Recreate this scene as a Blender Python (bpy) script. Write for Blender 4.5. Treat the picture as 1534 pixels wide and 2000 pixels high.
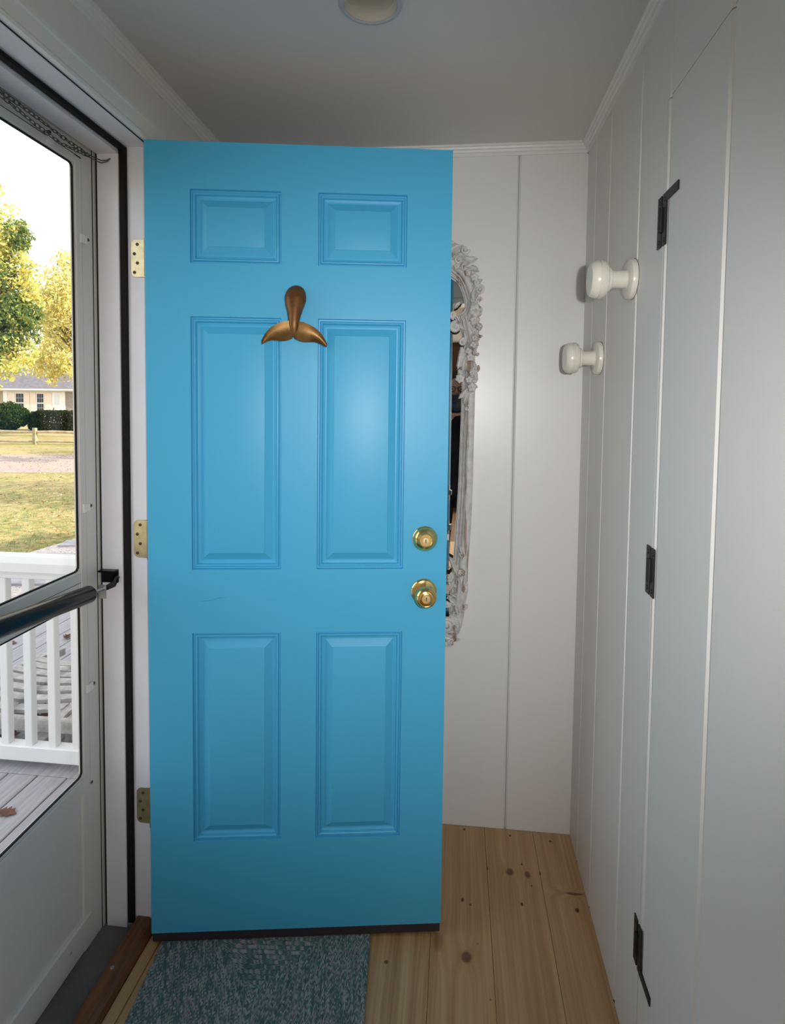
import bpy, bmesh, math, random
from mathutils import Vector, Matrix, noise
random.seed(7)
for _o in list(bpy.data.objects): bpy.data.objects.remove(_o)
S = bpy.context.scene
COL = S.collection
PI = math.pi
def R(d): return math.radians(d)

# ------------------------------------------------------------------ camera
CAM_H = 1.4194
cd = bpy.data.cameras.new('camera'); cam = bpy.data.objects.new('camera', cd); COL.objects.link(cam)
S.camera = cam
yaw, pitch, roll = 0.1069, -0.0511, 0.0114
fw = Vector((-math.sin(yaw)*math.cos(pitch), math.cos(yaw)*math.cos(pitch), math.sin(pitch)))
rt = Vector((math.cos(yaw), math.sin(yaw), 0)); up = rt.cross(fw)
r2 = rt*math.cos(roll)+up*math.sin(roll); u2 = -rt*math.sin(roll)+up*math.cos(roll)
cam.matrix_world = Matrix(((r2.x,u2.x,-fw.x,0),(r2.y,u2.y,-fw.y,0),(r2.z,u2.z,-fw.z,CAM_H),(0,0,0,1)))
cd.sensor_fit = 'AUTO'; cd.sensor_width = 36; cd.lens = 1155.72/2000*36
cd.shift_y = -150.5/2000
cd.clip_start = 0.01; cd.clip_end = 500

# ------------------------------------------------------------------ sky, sun, added fill lamp at the back window, exposure
W_ = bpy.data.worlds.new('sky'); S.world = W_; W_.use_nodes = True
wn = W_.node_tree.nodes; wl = W_.node_tree.links
sky = wn.new('ShaderNodeTexSky'); sky.sky_type = 'NISHITA'; sky.sun_disc = False
sky.sun_elevation = R(32); sky.sun_rotation = R(95); sky.dust_density = 3.0; sky.air_density = 1.0
bgn = wn['Background']; bgn.inputs['Strength'].default_value = 0.74
hz = wn.new('ShaderNodeMix'); hz.data_type = 'RGBA'; hz.inputs[0].default_value = .80; hz.inputs[7].default_value = (2.5, 2.42, 2.40, 1)   # thin bright autumn haze over the blue
wl.new(sky.outputs[0], hz.inputs[6]); wl.new(hz.outputs[2], bgn.inputs[0])
sd = bpy.data.lights.new('sun', 'SUN'); sd.energy = 7.5; sd.angle = R(.6); sd.color = (1, .9, .74)
sun = bpy.data.objects.new('sun', sd); COL.objects.link(sun)
_d = Vector((math.cos(R(32))*math.cos(R(-5)), math.cos(R(32))*math.sin(R(-5)), math.sin(R(32))))
sun.rotation_euler = _d.to_track_quat('Z', 'Y').to_euler()
def area(name, loc, rot, sx, sy, e, col):
    l = bpy.data.lights.new(name, 'AREA'); l.shape = 'RECTANGLE'; l.size = sx; l.size_y = sy; l.energy = e; l.color = col
    o = bpy.data.objects.new(name, l); COL.objects.link(o); o.location = loc; o.rotation_euler = rot
    return o
area('back_window_fill', (.95, -3.98, 1.1), (R(90), 0, 0), 1.9, 1.8, 20, (.97, .98, 1))  # area lamp added at the back window, boosted as indoor fill
pl = bpy.data.lights.new('camera_flash', 'SPOT'); pl.energy = 60; pl.spot_size = R(84); pl.spot_blend = 1; pl.shadow_soft_size = .016; pl.color = (1, .985, .965)
fo = bpy.data.objects.new('camera_flash', pl); COL.objects.link(fo); fo.location = (.088, -.030, 1.452)
fo.rotation_euler = (-(fw+Vector((0, 0, -.075)))).to_track_quat('Z', 'Y').to_euler()
S.view_settings.view_transform = 'Standard'; S.view_settings.look = 'None'
S.view_settings.exposure = 0.0; S.view_settings.gamma = 1; S.view_settings.use_curve_mapping = False
S.cycles.use_denoising = True; S.cycles.max_bounces = 10; S.cycles.diffuse_bounces = 5
S.cycles.transparent_max_bounces = 16; S.cycles.sample_clamp_indirect = 6
S.cycles.caustics_reflective = False; S.cycles.caustics_refractive = False

# ------------------------------------------------------------------ material helpers
def mat(name, col, rough=.5, metal=0, var=0, vscale=8, bump=0, bscale=60, stretch=(1,1,1), spec=.5, coat=0):
    m = bpy.data.materials.new(name); m.use_nodes = True
    n = m.node_tree.nodes; L = m.node_tree.links; b = n['Principled BSDF']
    b.inputs['Base Color'].default_value = (*col, 1); b.inputs['Roughness'].default_value = rough
    b.inputs['Metallic'].default_value = metal; b.inputs['Specular IOR Level'].default_value = spec
    if coat: b.inputs['Coat Weight'].default_value = coat; b.inputs['Coat Roughness'].default_value = .12
    if var or bump:
        g = n.new('ShaderNodeNewGeometry'); mp = n.new('ShaderNodeMapping'); mp.inputs['Scale'].default_value = stretch
        L.new(g.outputs['Position'], mp.inputs[0])
    if var:
        t = n.new('ShaderNodeTexNoise'); t.inputs['Scale'].default_value = vscale; t.inputs['Detail'].default_value = 5
        L.new(mp.outputs[0], t.inputs['Vector'])
        r = n.new('ShaderNodeValToRGB'); L.new(t.outputs[0], r.inputs[0])
        r.color_ramp.elements[0].position = .3; r.color_ramp.elements[1].position = .7
        r.color_ramp.elements[0].color = (*[c*(1-var) for c in col], 1); r.color_ramp.elements[1].color = (*[min(1, c*(1+var*.6)) for c in col], 1)
        L.new(r.outputs[0], b.inputs['Base Color'])
    if bump:
        t = n.new('ShaderNodeTexNoise'); t.inputs['Scale'].default_value = bscale; t.inputs['Detail'].default_value = 3
        L.new(mp.outputs[0], t.inputs['Vector'])
        bp = n.new('ShaderNodeBump'); bp.inputs['Strength'].default_value = bump; bp.inputs['Distance'].default_value = .002
        L.new(t.outputs[0], bp.inputs['Height']); L.new(bp.outputs[0], b.inputs['Normal'])
    return m
class NT:                                    # small node-maths helper
    def __init__(s, m): s.n = m.node_tree.nodes; s.L = m.node_tree.links
    def put(s, sock, v):
        if hasattr(v, 'is_output') or isinstance(v, bpy.types.NodeSocket): s.L.new(v, sock)
        else: sock.default_value = v
    def m(s, op, a, b=0.0, c=0.0):
        q = s.n.new('ShaderNodeMath'); q.operation = op
        for i, v in enumerate((a, b, c)): s.put(q.inputs[i], v)
        return q.outputs[0]
    def mix(s, f, a, b):
        q = s.n.new('ShaderNodeMix'); q.data_type = 'RGBA'
        s.put(q.inputs[0], f); s.put(q.inputs[6], a); s.put(q.inputs[7], b)
        return q.outputs[2]
    def noise(s, v, scale, det=4):
        q = s.n.new('ShaderNodeTexNoise'); q.inputs['Scale'].default_value = scale; q.inputs['Detail'].default_value = det
        s.L.new(v, q.inputs['Vector']); return q.outputs[0]
    def ramp(s, f, *st):
        q = s.n.new('ShaderNodeValToRGB'); s.L.new(f, q.inputs[0]); e = q.color_ramp.elements
        while len(e) < len(st): e.new(.5)
        for i, (p, c) in enumerate(st): e[i].position = p; e[i].color = (*c, 1)
        return q.outputs[0]
    def comb(s, x, y, z):
        q = s.n.new('ShaderNodeCombineXYZ')
        for i, v in enumerate((x, y, z)): s.put(q.inputs[i], v)
        return q.outputs[0]

WHITE = mat('white_semigloss_paint', (.80, .80, .785), .34, bump=.12, bscale=30, stretch=(1, 1, .15))
WHITE_R = mat('white_satin_paint', (.78, .76, .735), .45, bump=.10, bscale=30, stretch=(1, 1, .15))
WHITE_L = mat('white_eggshell_paint', (.78, .775, .76), .55)
TRIM = mat('white_gloss_trim', (.82, .82, .80), .30)
CEIL = mat('ceiling_flat_white', (.70, .69, .67), .9, var=.03, vscale=1.5, bump=.05, bscale=200)
JAMB = mat('white_jamb_paint', (.80, .79, .83), .45, var=.03, vscale=12)
STORM = mat('white_enamelled_aluminium', (.74, .73, .70), .35, var=.04, vscale=4)
BLACKRUB = mat('black_rubber', (.010, .008, .008), .7, spec=.2)
GAP = mat('dark_gap', (.02, .017, .015), .9)
IRON = mat('black_iron', (.012, .012, .013), .45)
BRASS = mat('polished_brass', (.83, .60, .24), .16, 1)
BRASS2 = mat('satin_brass', (.70, .60, .38), .38, 1, var=.2, vscale=40)
BRASSD = mat('dull_hinge_brass', (.42, .36, .20), .45, .8, var=.2, vscale=40)
SCREWD = mat('dark_screw', (.10, .075, .05), .5, .6)
STEEL = mat('steel', (.42, .42, .43), .35, 1)
CHAIN = mat('tarnished_chain', (.14, .13, .12), .5, .8)
BLACKGLOSS = mat('black_enamel', (.006, .006, .007), .22, spec=.16)
COPPER = mat('patinated_copper', (.22, .105, .04), .45, .75, var=.5, vscale=26)
COPPER2 = mat('bright_copper_patina', (.27, .15, .05), .46, .7, var=.5, vscale=30)
PEG = mat('cream_gloss_paint', (.78, .76, .68), .22)
SILL = mat('grey_sill_paint', (.16, .155, .15), .5, var=.2, vscale=10)
BLUE = mat('blue_satin_paint', (.066, .42, .70), .42, bump=.07, bscale=90, stretch=(1, 1, .05), spec=.4)
SWEEP = mat('dark_door_sweep', (.03, .022, .028), .6)
def thin_glass(name, tint=(1, 1, 1)):
    m = bpy.data.materials.new(name); m.use_nodes = True; n = m.node_tree.nodes; L = m.node_tree.links
    for q in list(n):
        if q.type == 'BSDF_PRINCIPLED': n.remove(q)
    t = n.new('ShaderNodeBsdfTransparent'); t.inputs[0].default_value = (*tint, 1)
    g = n.new('ShaderNodeBsdfGlossy'); g.inputs['Roughness'].default_value = .02
    lw_ = n.new('ShaderNodeLayerWeight'); pw = n.new('ShaderNodeMath'); pw.operation = 'POWER'; L.new(lw_.outputs['Facing'], pw.inputs[0]); pw.inputs[1].default_value = 5
    f = n.new('ShaderNodeMath'); f.operation = 'MULTIPLY_ADD'; L.new(pw.outputs[0], f.inputs[0]); f.inputs[1].default_value = .6; f.inputs[2].default_value = .02
    x = n.new('ShaderNodeMixShader'); L.new(f.outputs[0], x.inputs[0]); L.new(t.outputs[0], x.inputs[1]); L.new(g.outputs[0], x.inputs[2])
    L.new(x.outputs[0], n['Material Output'].inputs[0]); return m
GLASS = thin_glass('window_glass', (.96, .97, .96))
MIRROR = mat('mirror_silvering', (.86, .87, .86), .01, 1)

# floor pine with the knots that the boards really have
def pine():
    m = mat('knotty_pine', (.5, .3, .15), .38); t = NT(m); b = t.n['Principled BSDF']
    g = t.n.new('ShaderNodeNewGeometry'); oi = t.n.new('ShaderNodeObjectInfo'); sp = t.n.new('ShaderNodeSeparateXYZ')
    t.L.new(g.outputs['Position'], sp.inputs[0]); X, Y = sp.outputs[0], sp.outputs[1]; rnd = oi.outputs['Random']
    knots = [(.186,1.765,.014,.018,1),(.239,1.761,.011,.016,.9),(.366,1.705,.034,.006,1),(-.024,1.503,.016,.034,.45),(.05,1.468,.016,.021,1),
             (-.154,1.43,.006,.007,1),(.042,1.646,.005,.008,1.6),(.063,1.63,.004,.005,1.2),(.21,1.65,.005,.008,1.6),(.363,1.648,.007,.01,1.5),(.225,1.80,.004,.005,1.3),
             (.118,1.77,.003,.007,1.6),(.277,1.77,.003,.009,1.6),(.05,1.93,.005,.006,1.4),(.2,1.92,.005,.006,1.4),(.33,1.91,.005,.006,1.4),(.246,1.72,.003,.004,1.2),
             (-.2,1.52,.004,.004,1.3),(-.185,1.53,.003,.004,1.3),(.08,1.51,.006,.004,.5),(.105,1.365,.003,.004,.8),(.06,.9,.012,.016,1),(-.5,.8,.012,.016,1),(.25,1.1,.01,.014,1)]
    wx, dark, ring = X, None, None
    wob = t.m('MULTIPLY', t.m('SUBTRACT', t.noise(g.outputs['Position'], 40, 2), .5), .006)
    for kx, ky, a, c, st in knots:
        dx = t.m('ADD', t.m('SUBTRACT', X, kx), wob); dy = t.m('ADD', t.m('SUBTRACT', Y, ky), wob)
        r = t.m('SQRT', t.m('ADD', t.m('POWER', t.m('DIVIDE', dx, a), 2.0), t.m('POWER', t.m('DIVIDE', dy, c), 2.0)))
        k = t.m('MULTIPLY', t.m('SUBTRACT', 1.0, t.m('SMOOTHSTEP' if False else 'MULTIPLY', r, 1.0)), 2.2)
        k = t.m('MULTIPLY', t.m('MINIMUM', t.m('MAXIMUM', k, 0.0), 1.0), min(st*.8, 1.0))
        dark = k if dark is None else t.m('MAXIMUM', dark, k)
        if a > .009:                          # grain swerves round the larger knots
            e = t.m('EXPONENT', t.m('MULTIPLY', t.m('POWER', t.m('MULTIPLY', r, .45), 2.0), -1.0))
            wx = t.m('ADD', wx, t.m('MULTIPLY', e, t.m('MULTIPLY', t.m('SIGN', dx), a*.9)))
            h = t.m('MULTIPLY', t.m('EXPONENT', t.m('MULTIPLY', t.m('POWER', t.m('MULTIPLY', r, .6), 2.0), -1.0)), .22)
            ring = h if ring is None else t.m('MAXIMUM', ring, h)
    u = t.m('ADD', wx, t.m('MULTIPLY', rnd, 37.0))
    v1 = t.comb(t.m('MULTIPLY', u, 34.0), t.m('MULTIPLY', Y, 1.1), rnd)
    v2 = t.comb(t.m('MULTIPLY', u, 150.0), t.m('MULTIPLY', Y, 2.5), rnd)
    base = t.ramp(t.noise(v1, 1.0, 4), (.3, (.42, .245, .115)), (.5, (.54, .345, .168)), (.72, (.62, .43, .225)))
    fine = t.ramp(t.noise(v2, 1.0, 3), (.35, (.78, .72, .64)), (.6, (1, 1, 1)))
    q = t.n.new('ShaderNodeMix'); q.data_type = 'RGBA'; q.blend_type = 'MULTIPLY'; q.inputs[0].default_value = .8
    t.L.new(base, q.inputs[6]); t.L.new(fine, q.inputs[7])
    tone = t.mix(t.m('MULTIPLY', rnd, .40), q.outputs[2], (.43, .25, .125, 1))
    c1 = t.mix(ring, tone, (.30, .13, .05, 1)); c2 = t.mix(dark, c1, (.085, .016, .005, 1))
    t.L.new(c2, b.inputs['Base Color'])
    return m
PINE = pine()
OAK = mat('stained_oak', (.19, .075, .028), .4, var=.4, vscale=6, stretch=(14, 1, 14))
DECKW = mat('weathered_deck_board', (.42, .41, .43), .75, var=.22, vscale=5, stretch=(14, .8, 14), bump=.3, bscale=60)
GREYW = mat('weathered_grey_cedar', (.50, .47, .45), .8, var=.3, vscale=8, stretch=(3, 3, 3), bump=.3, bscale=60)
VINYL = mat('white_vinyl', (.88, .88, .87), .35)

# ------------------------------------------------------------------ mesh helpers
MW = {}                                        # world matrix of every root
def bm_new(): return bmesh.new()
def box(bm, x0, x1, y0, y1, z0, z1, bev=0, seg=1):
    ret = bmesh.ops.create_cube(bm, size=1)
    vs = ret['verts']
    for v in vs: v.co = Vector(((x0+x1)/2+v.co.x*(x1-x0), (y0+y1)/2+v.co.y*(y1-y0), (z0+z1)/2+v.co.z*(z1-z0)))
    if bev:
        es = list({e for v in vs for e in v.link_edges})
        bmesh.ops.bevel(bm, geom=es, offset=bev, segments=seg, affect='EDGES', profile=.6)
    return bm
def prism(bm, pts, axis, a, b):                # extrude a 2D outline along an axis
    def P(p, t):
        if axis == 'x': return (t, p[0], p[1])
        if axis == 'y': return (p[0], t, p[1])
        return (p[0], p[1], t)
    A = [bm.verts.new(P(p, a)) for p in pts]; B = [bm.verts.new(P(p, b)) for p in pts]
    n = len(pts)
    for i in range(n): bm.faces.new((A[i], A[(i+1) % n], B[(i+1) % n], B[i]))
    bm.faces.new(A[::-1]); bm.faces.new(B)
    bmesh.ops.recalc_face_normals(bm, faces=bm.faces[:])
    return bm
def tube(bm, pts, rad, seg=8, cap=True):
    pts = [Vector(p) for p in pts]; n = len(pts)
    if not hasattr(rad, '__len__'): rad = [rad]*n
    rings = []; ref = None
    for i, p in enumerate(pts):
        t = (pts[min(i+1, n-1)]-pts[max(i-1, 0)]).normalized()
        if ref is None:
            ref = Vector((0, 0, 1)) if abs(t.z) < .9 else Vector((1, 0, 0))
        a = (ref-t*ref.dot(t)).normalized(); ref = a; b = t.cross(a)
        rings.append([bm.verts.new(p+(a*math.cos(2*PI*k/seg)+b*math.sin(2*PI*k/seg))*rad[i]) for k in range(seg)])
    for i in range(n-1):
        for k in range(seg):
            bm.faces.new((rings[i][k], rings[i][(k+1) % seg], rings[i+1][(k+1) % seg], rings[i+1][k]))
    if cap: bm.faces.new(rings[0][::-1]); bm.faces.new(rings[-1])
    return bm
def lathe(bm, prof, origin, axis, seg=32):     # prof: (distance along axis, radius)
    o = Vector(origin); ax = Vector(axis).normalized()
    a = ax.orthogonal().normalized(); b = ax.cross(a); rings = []
    for d, r in prof:
        if r <= 1e-6: rings.append([bm.verts.new(o+ax*d)])
        else: rings.append([bm.verts.new(o+ax*d+(a*math.cos(2*PI*k/seg)+b*math.sin(2*PI*k/seg))*r) for k in range(seg)])
    for p, q in zip(rings, rings[1:]):
        if len(p) == 1 and len(q) == 1: continue
        for k in range(seg):
            k2 = (k+1) % seg
            if len(p) == 1: bm.faces.new((p[0], q[k2], q[k]))
            elif len(q) == 1: bm.faces.new((p[k], p[k2], q[0]))
            else: bm.faces.new((p[k], p[k2], q[k2], q[k]))
    bmesh.ops.recalc_face_normals(bm, faces=bm.faces[:])
    return bm
def blob(bm, c, r, rot=None, u=10, v=7):
    ret = bmesh.ops.create_uvsphere(bm, u_segments=u, v_segments=v, radius=1)
    for q in ret['verts']:
        p = Vector((q.co.x*r[0], q.co.y*r[1], q.co.z*r[2]))
        if rot is not None: p = rot @ p
        q.co = p+Vector(c)
    return bm
def link(name, bm, m, parent=None, local=False, smooth=35, label=None, cat=None, group=None, kind=None):
    if parent is not None and not local:
        bm.transform(MW[parent.name].inverted())
    me = bpy.data.meshes.new(name); bm.to_mesh(me); bm.free()
    for q in (m if isinstance(m, (list, tuple)) else [m]): me.materials.append(q)
    if smooth:
        me.shade_smooth(); me.set_sharp_from_angle(angle=R(smooth))
    o = bpy.data.objects.new(name, me); COL.objects.link(o)
    if parent is not None: o.parent = parent; MW[o.name] = MW[parent.name]
    else: MW[o.name] = Matrix.Identity(4)
    tag(o, label, cat, group, kind); return o
def tag(o, label=None, cat=None, group=None, kind=None):
    for k, v in (('label', label), ('category', cat), ('group', group), ('kind', kind)):
        if v: o[k] = v
    return o
def root(name, loc=(0, 0, 0), rz=0, label=None, cat=None, group=None, kind=None):
    o = bpy.data.objects.new(name, None); COL.objects.link(o); o.empty_display_size = .1
    o.location = loc; o.rotation_euler = (0, 0, rz)
    MW[o.name] = Matrix.Translation(Vector(loc)) @ Matrix.Rotation(rz, 4, 'Z')
    return tag(o, label, cat, group, kind)
def dup(o, parent=None, loc=None, rz=None, label=None):
    c = o.copy(); COL.objects.link(c)
    if parent is not None: c.parent = parent
    if loc is not None: c.location = loc
    if rz is not None: c.rotation_euler = (0, 0, rz)
    if label: c['label'] = label
    for ch in [x for x in bpy.data.objects if x.parent == o]: dup(ch, c)
    return c
def bx(name, dims, m, parent, bev=0, **k): return link(name, box(bm_new(), *dims, bev=bev), m, parent, **k)

# ------------------------------------------------------------------ room shell
RW, XL, YF, H = .398, -.782, 1.948, 2.243     # right wall, left wall, far wall, ceiling
YE = .35                                      # near end of the panelled right wall
BX, BY = 3.0, -4.0                            # room behind
# floor
fl = root('floor', (0, 0, 0), label='wide knotty pine plank floor of the entry', cat='floor', kind='structure')
bx('subfloor', (-.80, BX+.1, BY-.1, YF+.05, -.06, -.022), GAP, fl)
xs = [-.752, -.695, -.5325, -.37, -.2075, -.045, .117, .277, .399]
for a, b in zip(xs, xs[1:]):
    bx('plank', (a+.0004, b-.0004, BY, YF, -.02, 0), PINE, fl, bev=.0007)
x = .399
while x < BX:
    bx('plank', (x+.0008, x+.162, BY, YE if x < BX else YE, -.02, 0), PINE, fl, bev=.0012); x += .163
bx('edge_strip', (-.782, -.753, .66, 1.447, -.02, .004), PINE, fl, bev=.002)
# far wall of wide boards
def vboard_y(a, b, z0, z1, x, d=.005, bw=.0055, th=.02):   # board lying in the x = const plane, bevels on both long edges
    bm = bm_new(); g = .0007
    return prism(bm, [(x, a+bw), (x, b-bw), (x+d, b-g), (x+th, b-g), (x+th, a+g), (x+d, a+g)], 'z', z0, z1)
def vboard_x(a, b, z0, z1, y, d=.006, bw=.006, th=.02):
    bm = bm_new(); g = .0007
    return prism(bm, [(a+bw, y), (b-bw, y), (b-g, y+d), (b-g, y+th), (a+g, y+th), (a+g, y+d)], 'z', z0, z1)
wf = root('wall_far', (0, YF, 0), label='white painted wall of wide vertical boards behind the blue door', cat='wall', kind='structure')
bx('backing', (XL-.1, RW+.1, YF+.02, YF+.1, -.02, H+.02), WHITE, wf)
xs = [-.786, -.549, -.304, -.059, .186, .412]
for a, b in zip(xs, xs[1:]): link('board', vboard_x(a, b, .001, H, YF), WHITE, wf, smooth=0)
# right wall boards and the closet door cut out of them
DY, DT = 1.228, 2.0115
wr = root('wall_right', (RW, 1.2, 0), label='white panelled wall of vertical grooved boards on the right', cat='wall', kind='structure')
ys = [1.950, 1.831, 1.660, 1.395, DY]
for a, b in zip(ys[1:], ys): 
    if a == DY: 
        link('board', prism(bm_new(), [(RW, a+.0012), (RW, b-.008), (RW+.006, b-.0007), (RW+.02, b-.0007), (RW+.02, a+.0012)], 'z', .001, DT+.002), WHITE_R, wr, smooth=0)
    else: link('board', vboard_y(a, b, .001, H, RW), WHITE_R, wr, smooth=0)
for a, b in zip([1.210, .953, .700, .443, YE], [1.395, 1.210, .953, .700, .443]):
    link('board', vboard_y(a, b, DT+.002, H, RW), WHITE_R, wr, smooth=0)
link('board', vboard_y(YE, .5, .001, DT+.002, RW), WHITE_R, wr, smooth=0)
bx('backing', (RW+.02, RW+.1, YE, YF+.1, -.02, H+.02), WHITE_R, wr)
bx('end_casing', (RW-.012, RW+.115, YE-.018, YE, 0, H), TRIM, wr, bev=.003)
d2 = root('door_2', (RW, DY, .02), label='white closet door of grooved boards hung flush in the right wall', cat='door', kind='structure')
link('board', prism(bm_new(), [(RW, 1.210+.008), (RW, DY-.0012), (RW+.018, DY-.0012), (RW+.018, 1.2107), (RW+.006, 1.2107)], 'z', .012, DT), WHITE_R, d2, smooth=0)
for a, b in zip([.953, .700, .502], [1.210, .953, .700]):
    link('board', vboard_y(a, b, .012, DT, RW, bw=.008, th=.018), WHITE_R, d2, smooth=0)
def strap_hinge(z0, z1, arm, label):
    h = link('hinge', box(bm_new(), RW-.0028, RW, 1.2365, 1.2575, z0+(.0 if arm >= 0 else 0), z1, bev=.0008), IRON, d2, label=label)
    zz0, zz1 = z0, z1
    bm = bm_new()
    box(bm, RW-.0028, RW, 1.2085, 1.2295, zz0, zz1, bev=.0008)
    if arm > 0: box(bm, RW-.0029, RW, 1.150, 1.2295, z1-.018, z1, bev=.0008)
    if arm < 0: box(bm, RW-.0029, RW, 1.150, 1.2295, z0, z0+.018, bev=.0008)
    link('leaf', bm, IRON, h)
    m0, m1 = z0+(z1-z0)*.28, z1-(z1-z0)*.24
    bm = tube(bm_new(), [(RW-.004, 1.233, m0), (RW-.004, 1.233, m1)], .0045, 12)
    box(bm, RW-.0032, RW, 1.2285, 1.2375, m0, m1)
    link('knuckle', bm, IRON, h)
    for yy, zz in ((1.247, z0+.012), (1.247, z1-.012), (1.219, z0+.012), (1.219, z1-.012)):
        link('screw', lathe(bm_new(), [(0, .0045), (.0012, .004), (.0018, 0)], (RW-.0028, yy, zz), (-1, 0, 0), 12), IRON, h)
strap_hinge(1.735, 1.836, 1, 'black iron closet hinge with an arm along its top')
strap_hinge(1.039, 1.138, 0, 'plain black iron closet hinge at mid height')
strap_hinge(.246, .345, -1, 'black iron closet hinge with an arm along its foot')
# left wall with the entry opening
Y0, Y1, ZT = .668, 1.447, 2.060               # clear opening
lw = bm_new()
box(lw, XL-.10, XL, BY, Y0-.02, -.02, H+.02); box(lw, XL-.10, XL, Y1+.02, YF+.1, -.02, H+.02); box(lw, XL-.10, XL, Y0-.02, Y1+.02, ZT+.02, H+.02)
link('wall_left', lw, WHITE_L, smooth=0, label='smooth white wall around the entry door on the left', cat='wall', kind='structure')
# ceiling with the hole for the downlight
LX, LY, LR = -.19, 1.248, .0655
bm = bm_new()
outer = [(-.9, BY-.1), (BX+.1, BY-.1), (BX+.1, YF+.1), (-.9, YF+.1)]
vo = [bm.verts.new((p[0], p[1], H)) for p in outer]; vi = [bm.verts.new((LX+.056*math.cos(2*PI*k/40), LY+.056*math.sin(2*PI*k/40), H)) for k in range(40)]
ed = [bm.edges.new((vo[i], vo[(i+1) % 4])) for i in range(4)]+[bm.edges.new((vi[i], vi[(i+1) % 40])) for i in range(40)]
bmesh.ops.triangle_fill(bm, use_beauty=True, edges=ed)
ex = bmesh.ops.extrude_face_region(bm, geom=bm.faces[:])
bmesh.ops.translate(bm, vec=(0, 0, .014), verts=[v for v in ex['geom'] if isinstance(v, bmesh.types.BMVert)])
bmesh.ops.recalc_face_normals(bm, faces=bm.faces[:])
link('ceiling', bm, CEIL, smooth=0, label='flat white ceiling with a shadow above the open door', cat='ceiling', kind='structure')
# crown mouldings: right, far, left
crown = [(0, 0), (.024, 0), (.024, -.006), (.019, -.0075), (.0175, -.0125), (.0125, -.015), (.011, -.021), (.006, -.0225), (.005, -.031), (0, -.031)]
def crown_y(name, x, sgn, a, b, label):
    link(name, prism(bm_new(), [(x+sgn*p, H+q) for p, q in crown], 'y', a, b), TRIM, label=label, cat='moulding', kind='structure', smooth=20)
crown_y('trim_1', RW, -1, YE, YF, 'white crown moulding along the top of the right wall')
crown_y('trim_2', XL, 1, BY, YF, 'white crown moulding along the top of the left wall')
link('trim_3', prism(bm_new(), [(YF-p, H+q) for p, q in crown], 'x', XL, RW), TRIM, label='white crown moulding along the top of the far wall', cat='moulding', kind='structure', smooth=20)
# ------------------------------------------------------------------ room behind the camera (seen in the mirror)
BROWN = mat('brown_panelling', (.10, .045, .02), .5, var=.3, vscale=4, stretch=(10, 10, 1))
wb = root('wall_back', (0, BY, 0), label='dark brown panelled back wall of the house with a big window', cat='wall', kind='structure')
for dims in ((XL, .0, BY-.1, BY, -.02, H), (1.9, BX, BY-.1, BY, -.02, H), (.0, 1.9, BY-.1, BY, 2.0, H), (.0, 1.9, BY-.1, BY, -.02, .2)):
    bx('panel', dims, BROWN, wb)
bm = bm_new(); box(bm, BX, BX+.1, BY-.1, -2.6, -.02, H+.02); box(bm, BX, BX+.1, -.5, YE+.2, -.02, H+.02); box(bm, BX, BX+.1, -2.6, -.5, -.02, .2); box(bm, BX, BX+.1, -2.6, -.5, 2.1, H+.02); box(bm, RW+.1, BX+.1, YE+.01, YE+.1, -.02, H+.02)
link('wall_side', bm, BROWN, smooth=0, label='dark brown wall of the room behind', cat='wall', kind='structure')
w1 = root('window_1', (.95, BY, .2), label='large white window in the brown back wall', cat='window', kind='structure')
bm = bm_new()
for dims in ((.0, .06, BY-.06, BY+.02, .2, 2.0), (1.84, 1.9, BY-.06, BY+.02, .2, 2.0), (.0, 1.9, BY-.06, BY+.02, .2, .26), (.0, 1.9, BY-.06, BY+.02, 1.94, 2.0)): box(bm, *dims)
link('frame', bm, TRIM, w1)
bx('mullion', (.93, .97, BY-.05, BY+.01, .26, 1.94), TRIM, w1); bx('rail', (.06, 1.84, BY-.05, BY+.01, 1.08, 1.12), TRIM, w1)
w2 = root('window_2', (BX, -1.55, .2), label='tall white glazed opening in the brown side wall letting in the sun', cat='window', kind='structure')
bm = bm_new()
for dims in ((BX-.02, BX+.06, -2.6, -2.54, .2, 2.1), (BX-.02, BX+.06, -.56, -.5, .2, 2.1), (BX-.02, BX+.06, -2.6, -.5, .2, .26), (BX-.02, BX+.06, -2.6, -.5, 2.04, 2.1), (BX, BX+.05, -1.58, -1.52, .26, 2.04)): box(bm, *dims)
link('frame', bm, TRIM, w2); bx('glass_pane', (BX+.02, BX+.024, -2.54, -.56, .26, 2.04), GLASS, w2)
hb = root('trim_4', (1, -.25, 2.1), label='white header beam across the opening to the next room', cat='beam', kind='structure')
for k in range(12): link('board', vboard_x(XL+k*.315, XL+(k+1)*.315, 2.135, H, -.165, -.006, .006, -.012), WHITE, hb, smooth=0)
bx('core', (XL, BX, -.30, -.178, 2.136, H), WHITE, hb); bx('lintel', (XL, BX, -.31, -.145, 2.10, 2.135), TRIM, hb, bev=.004)

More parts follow.
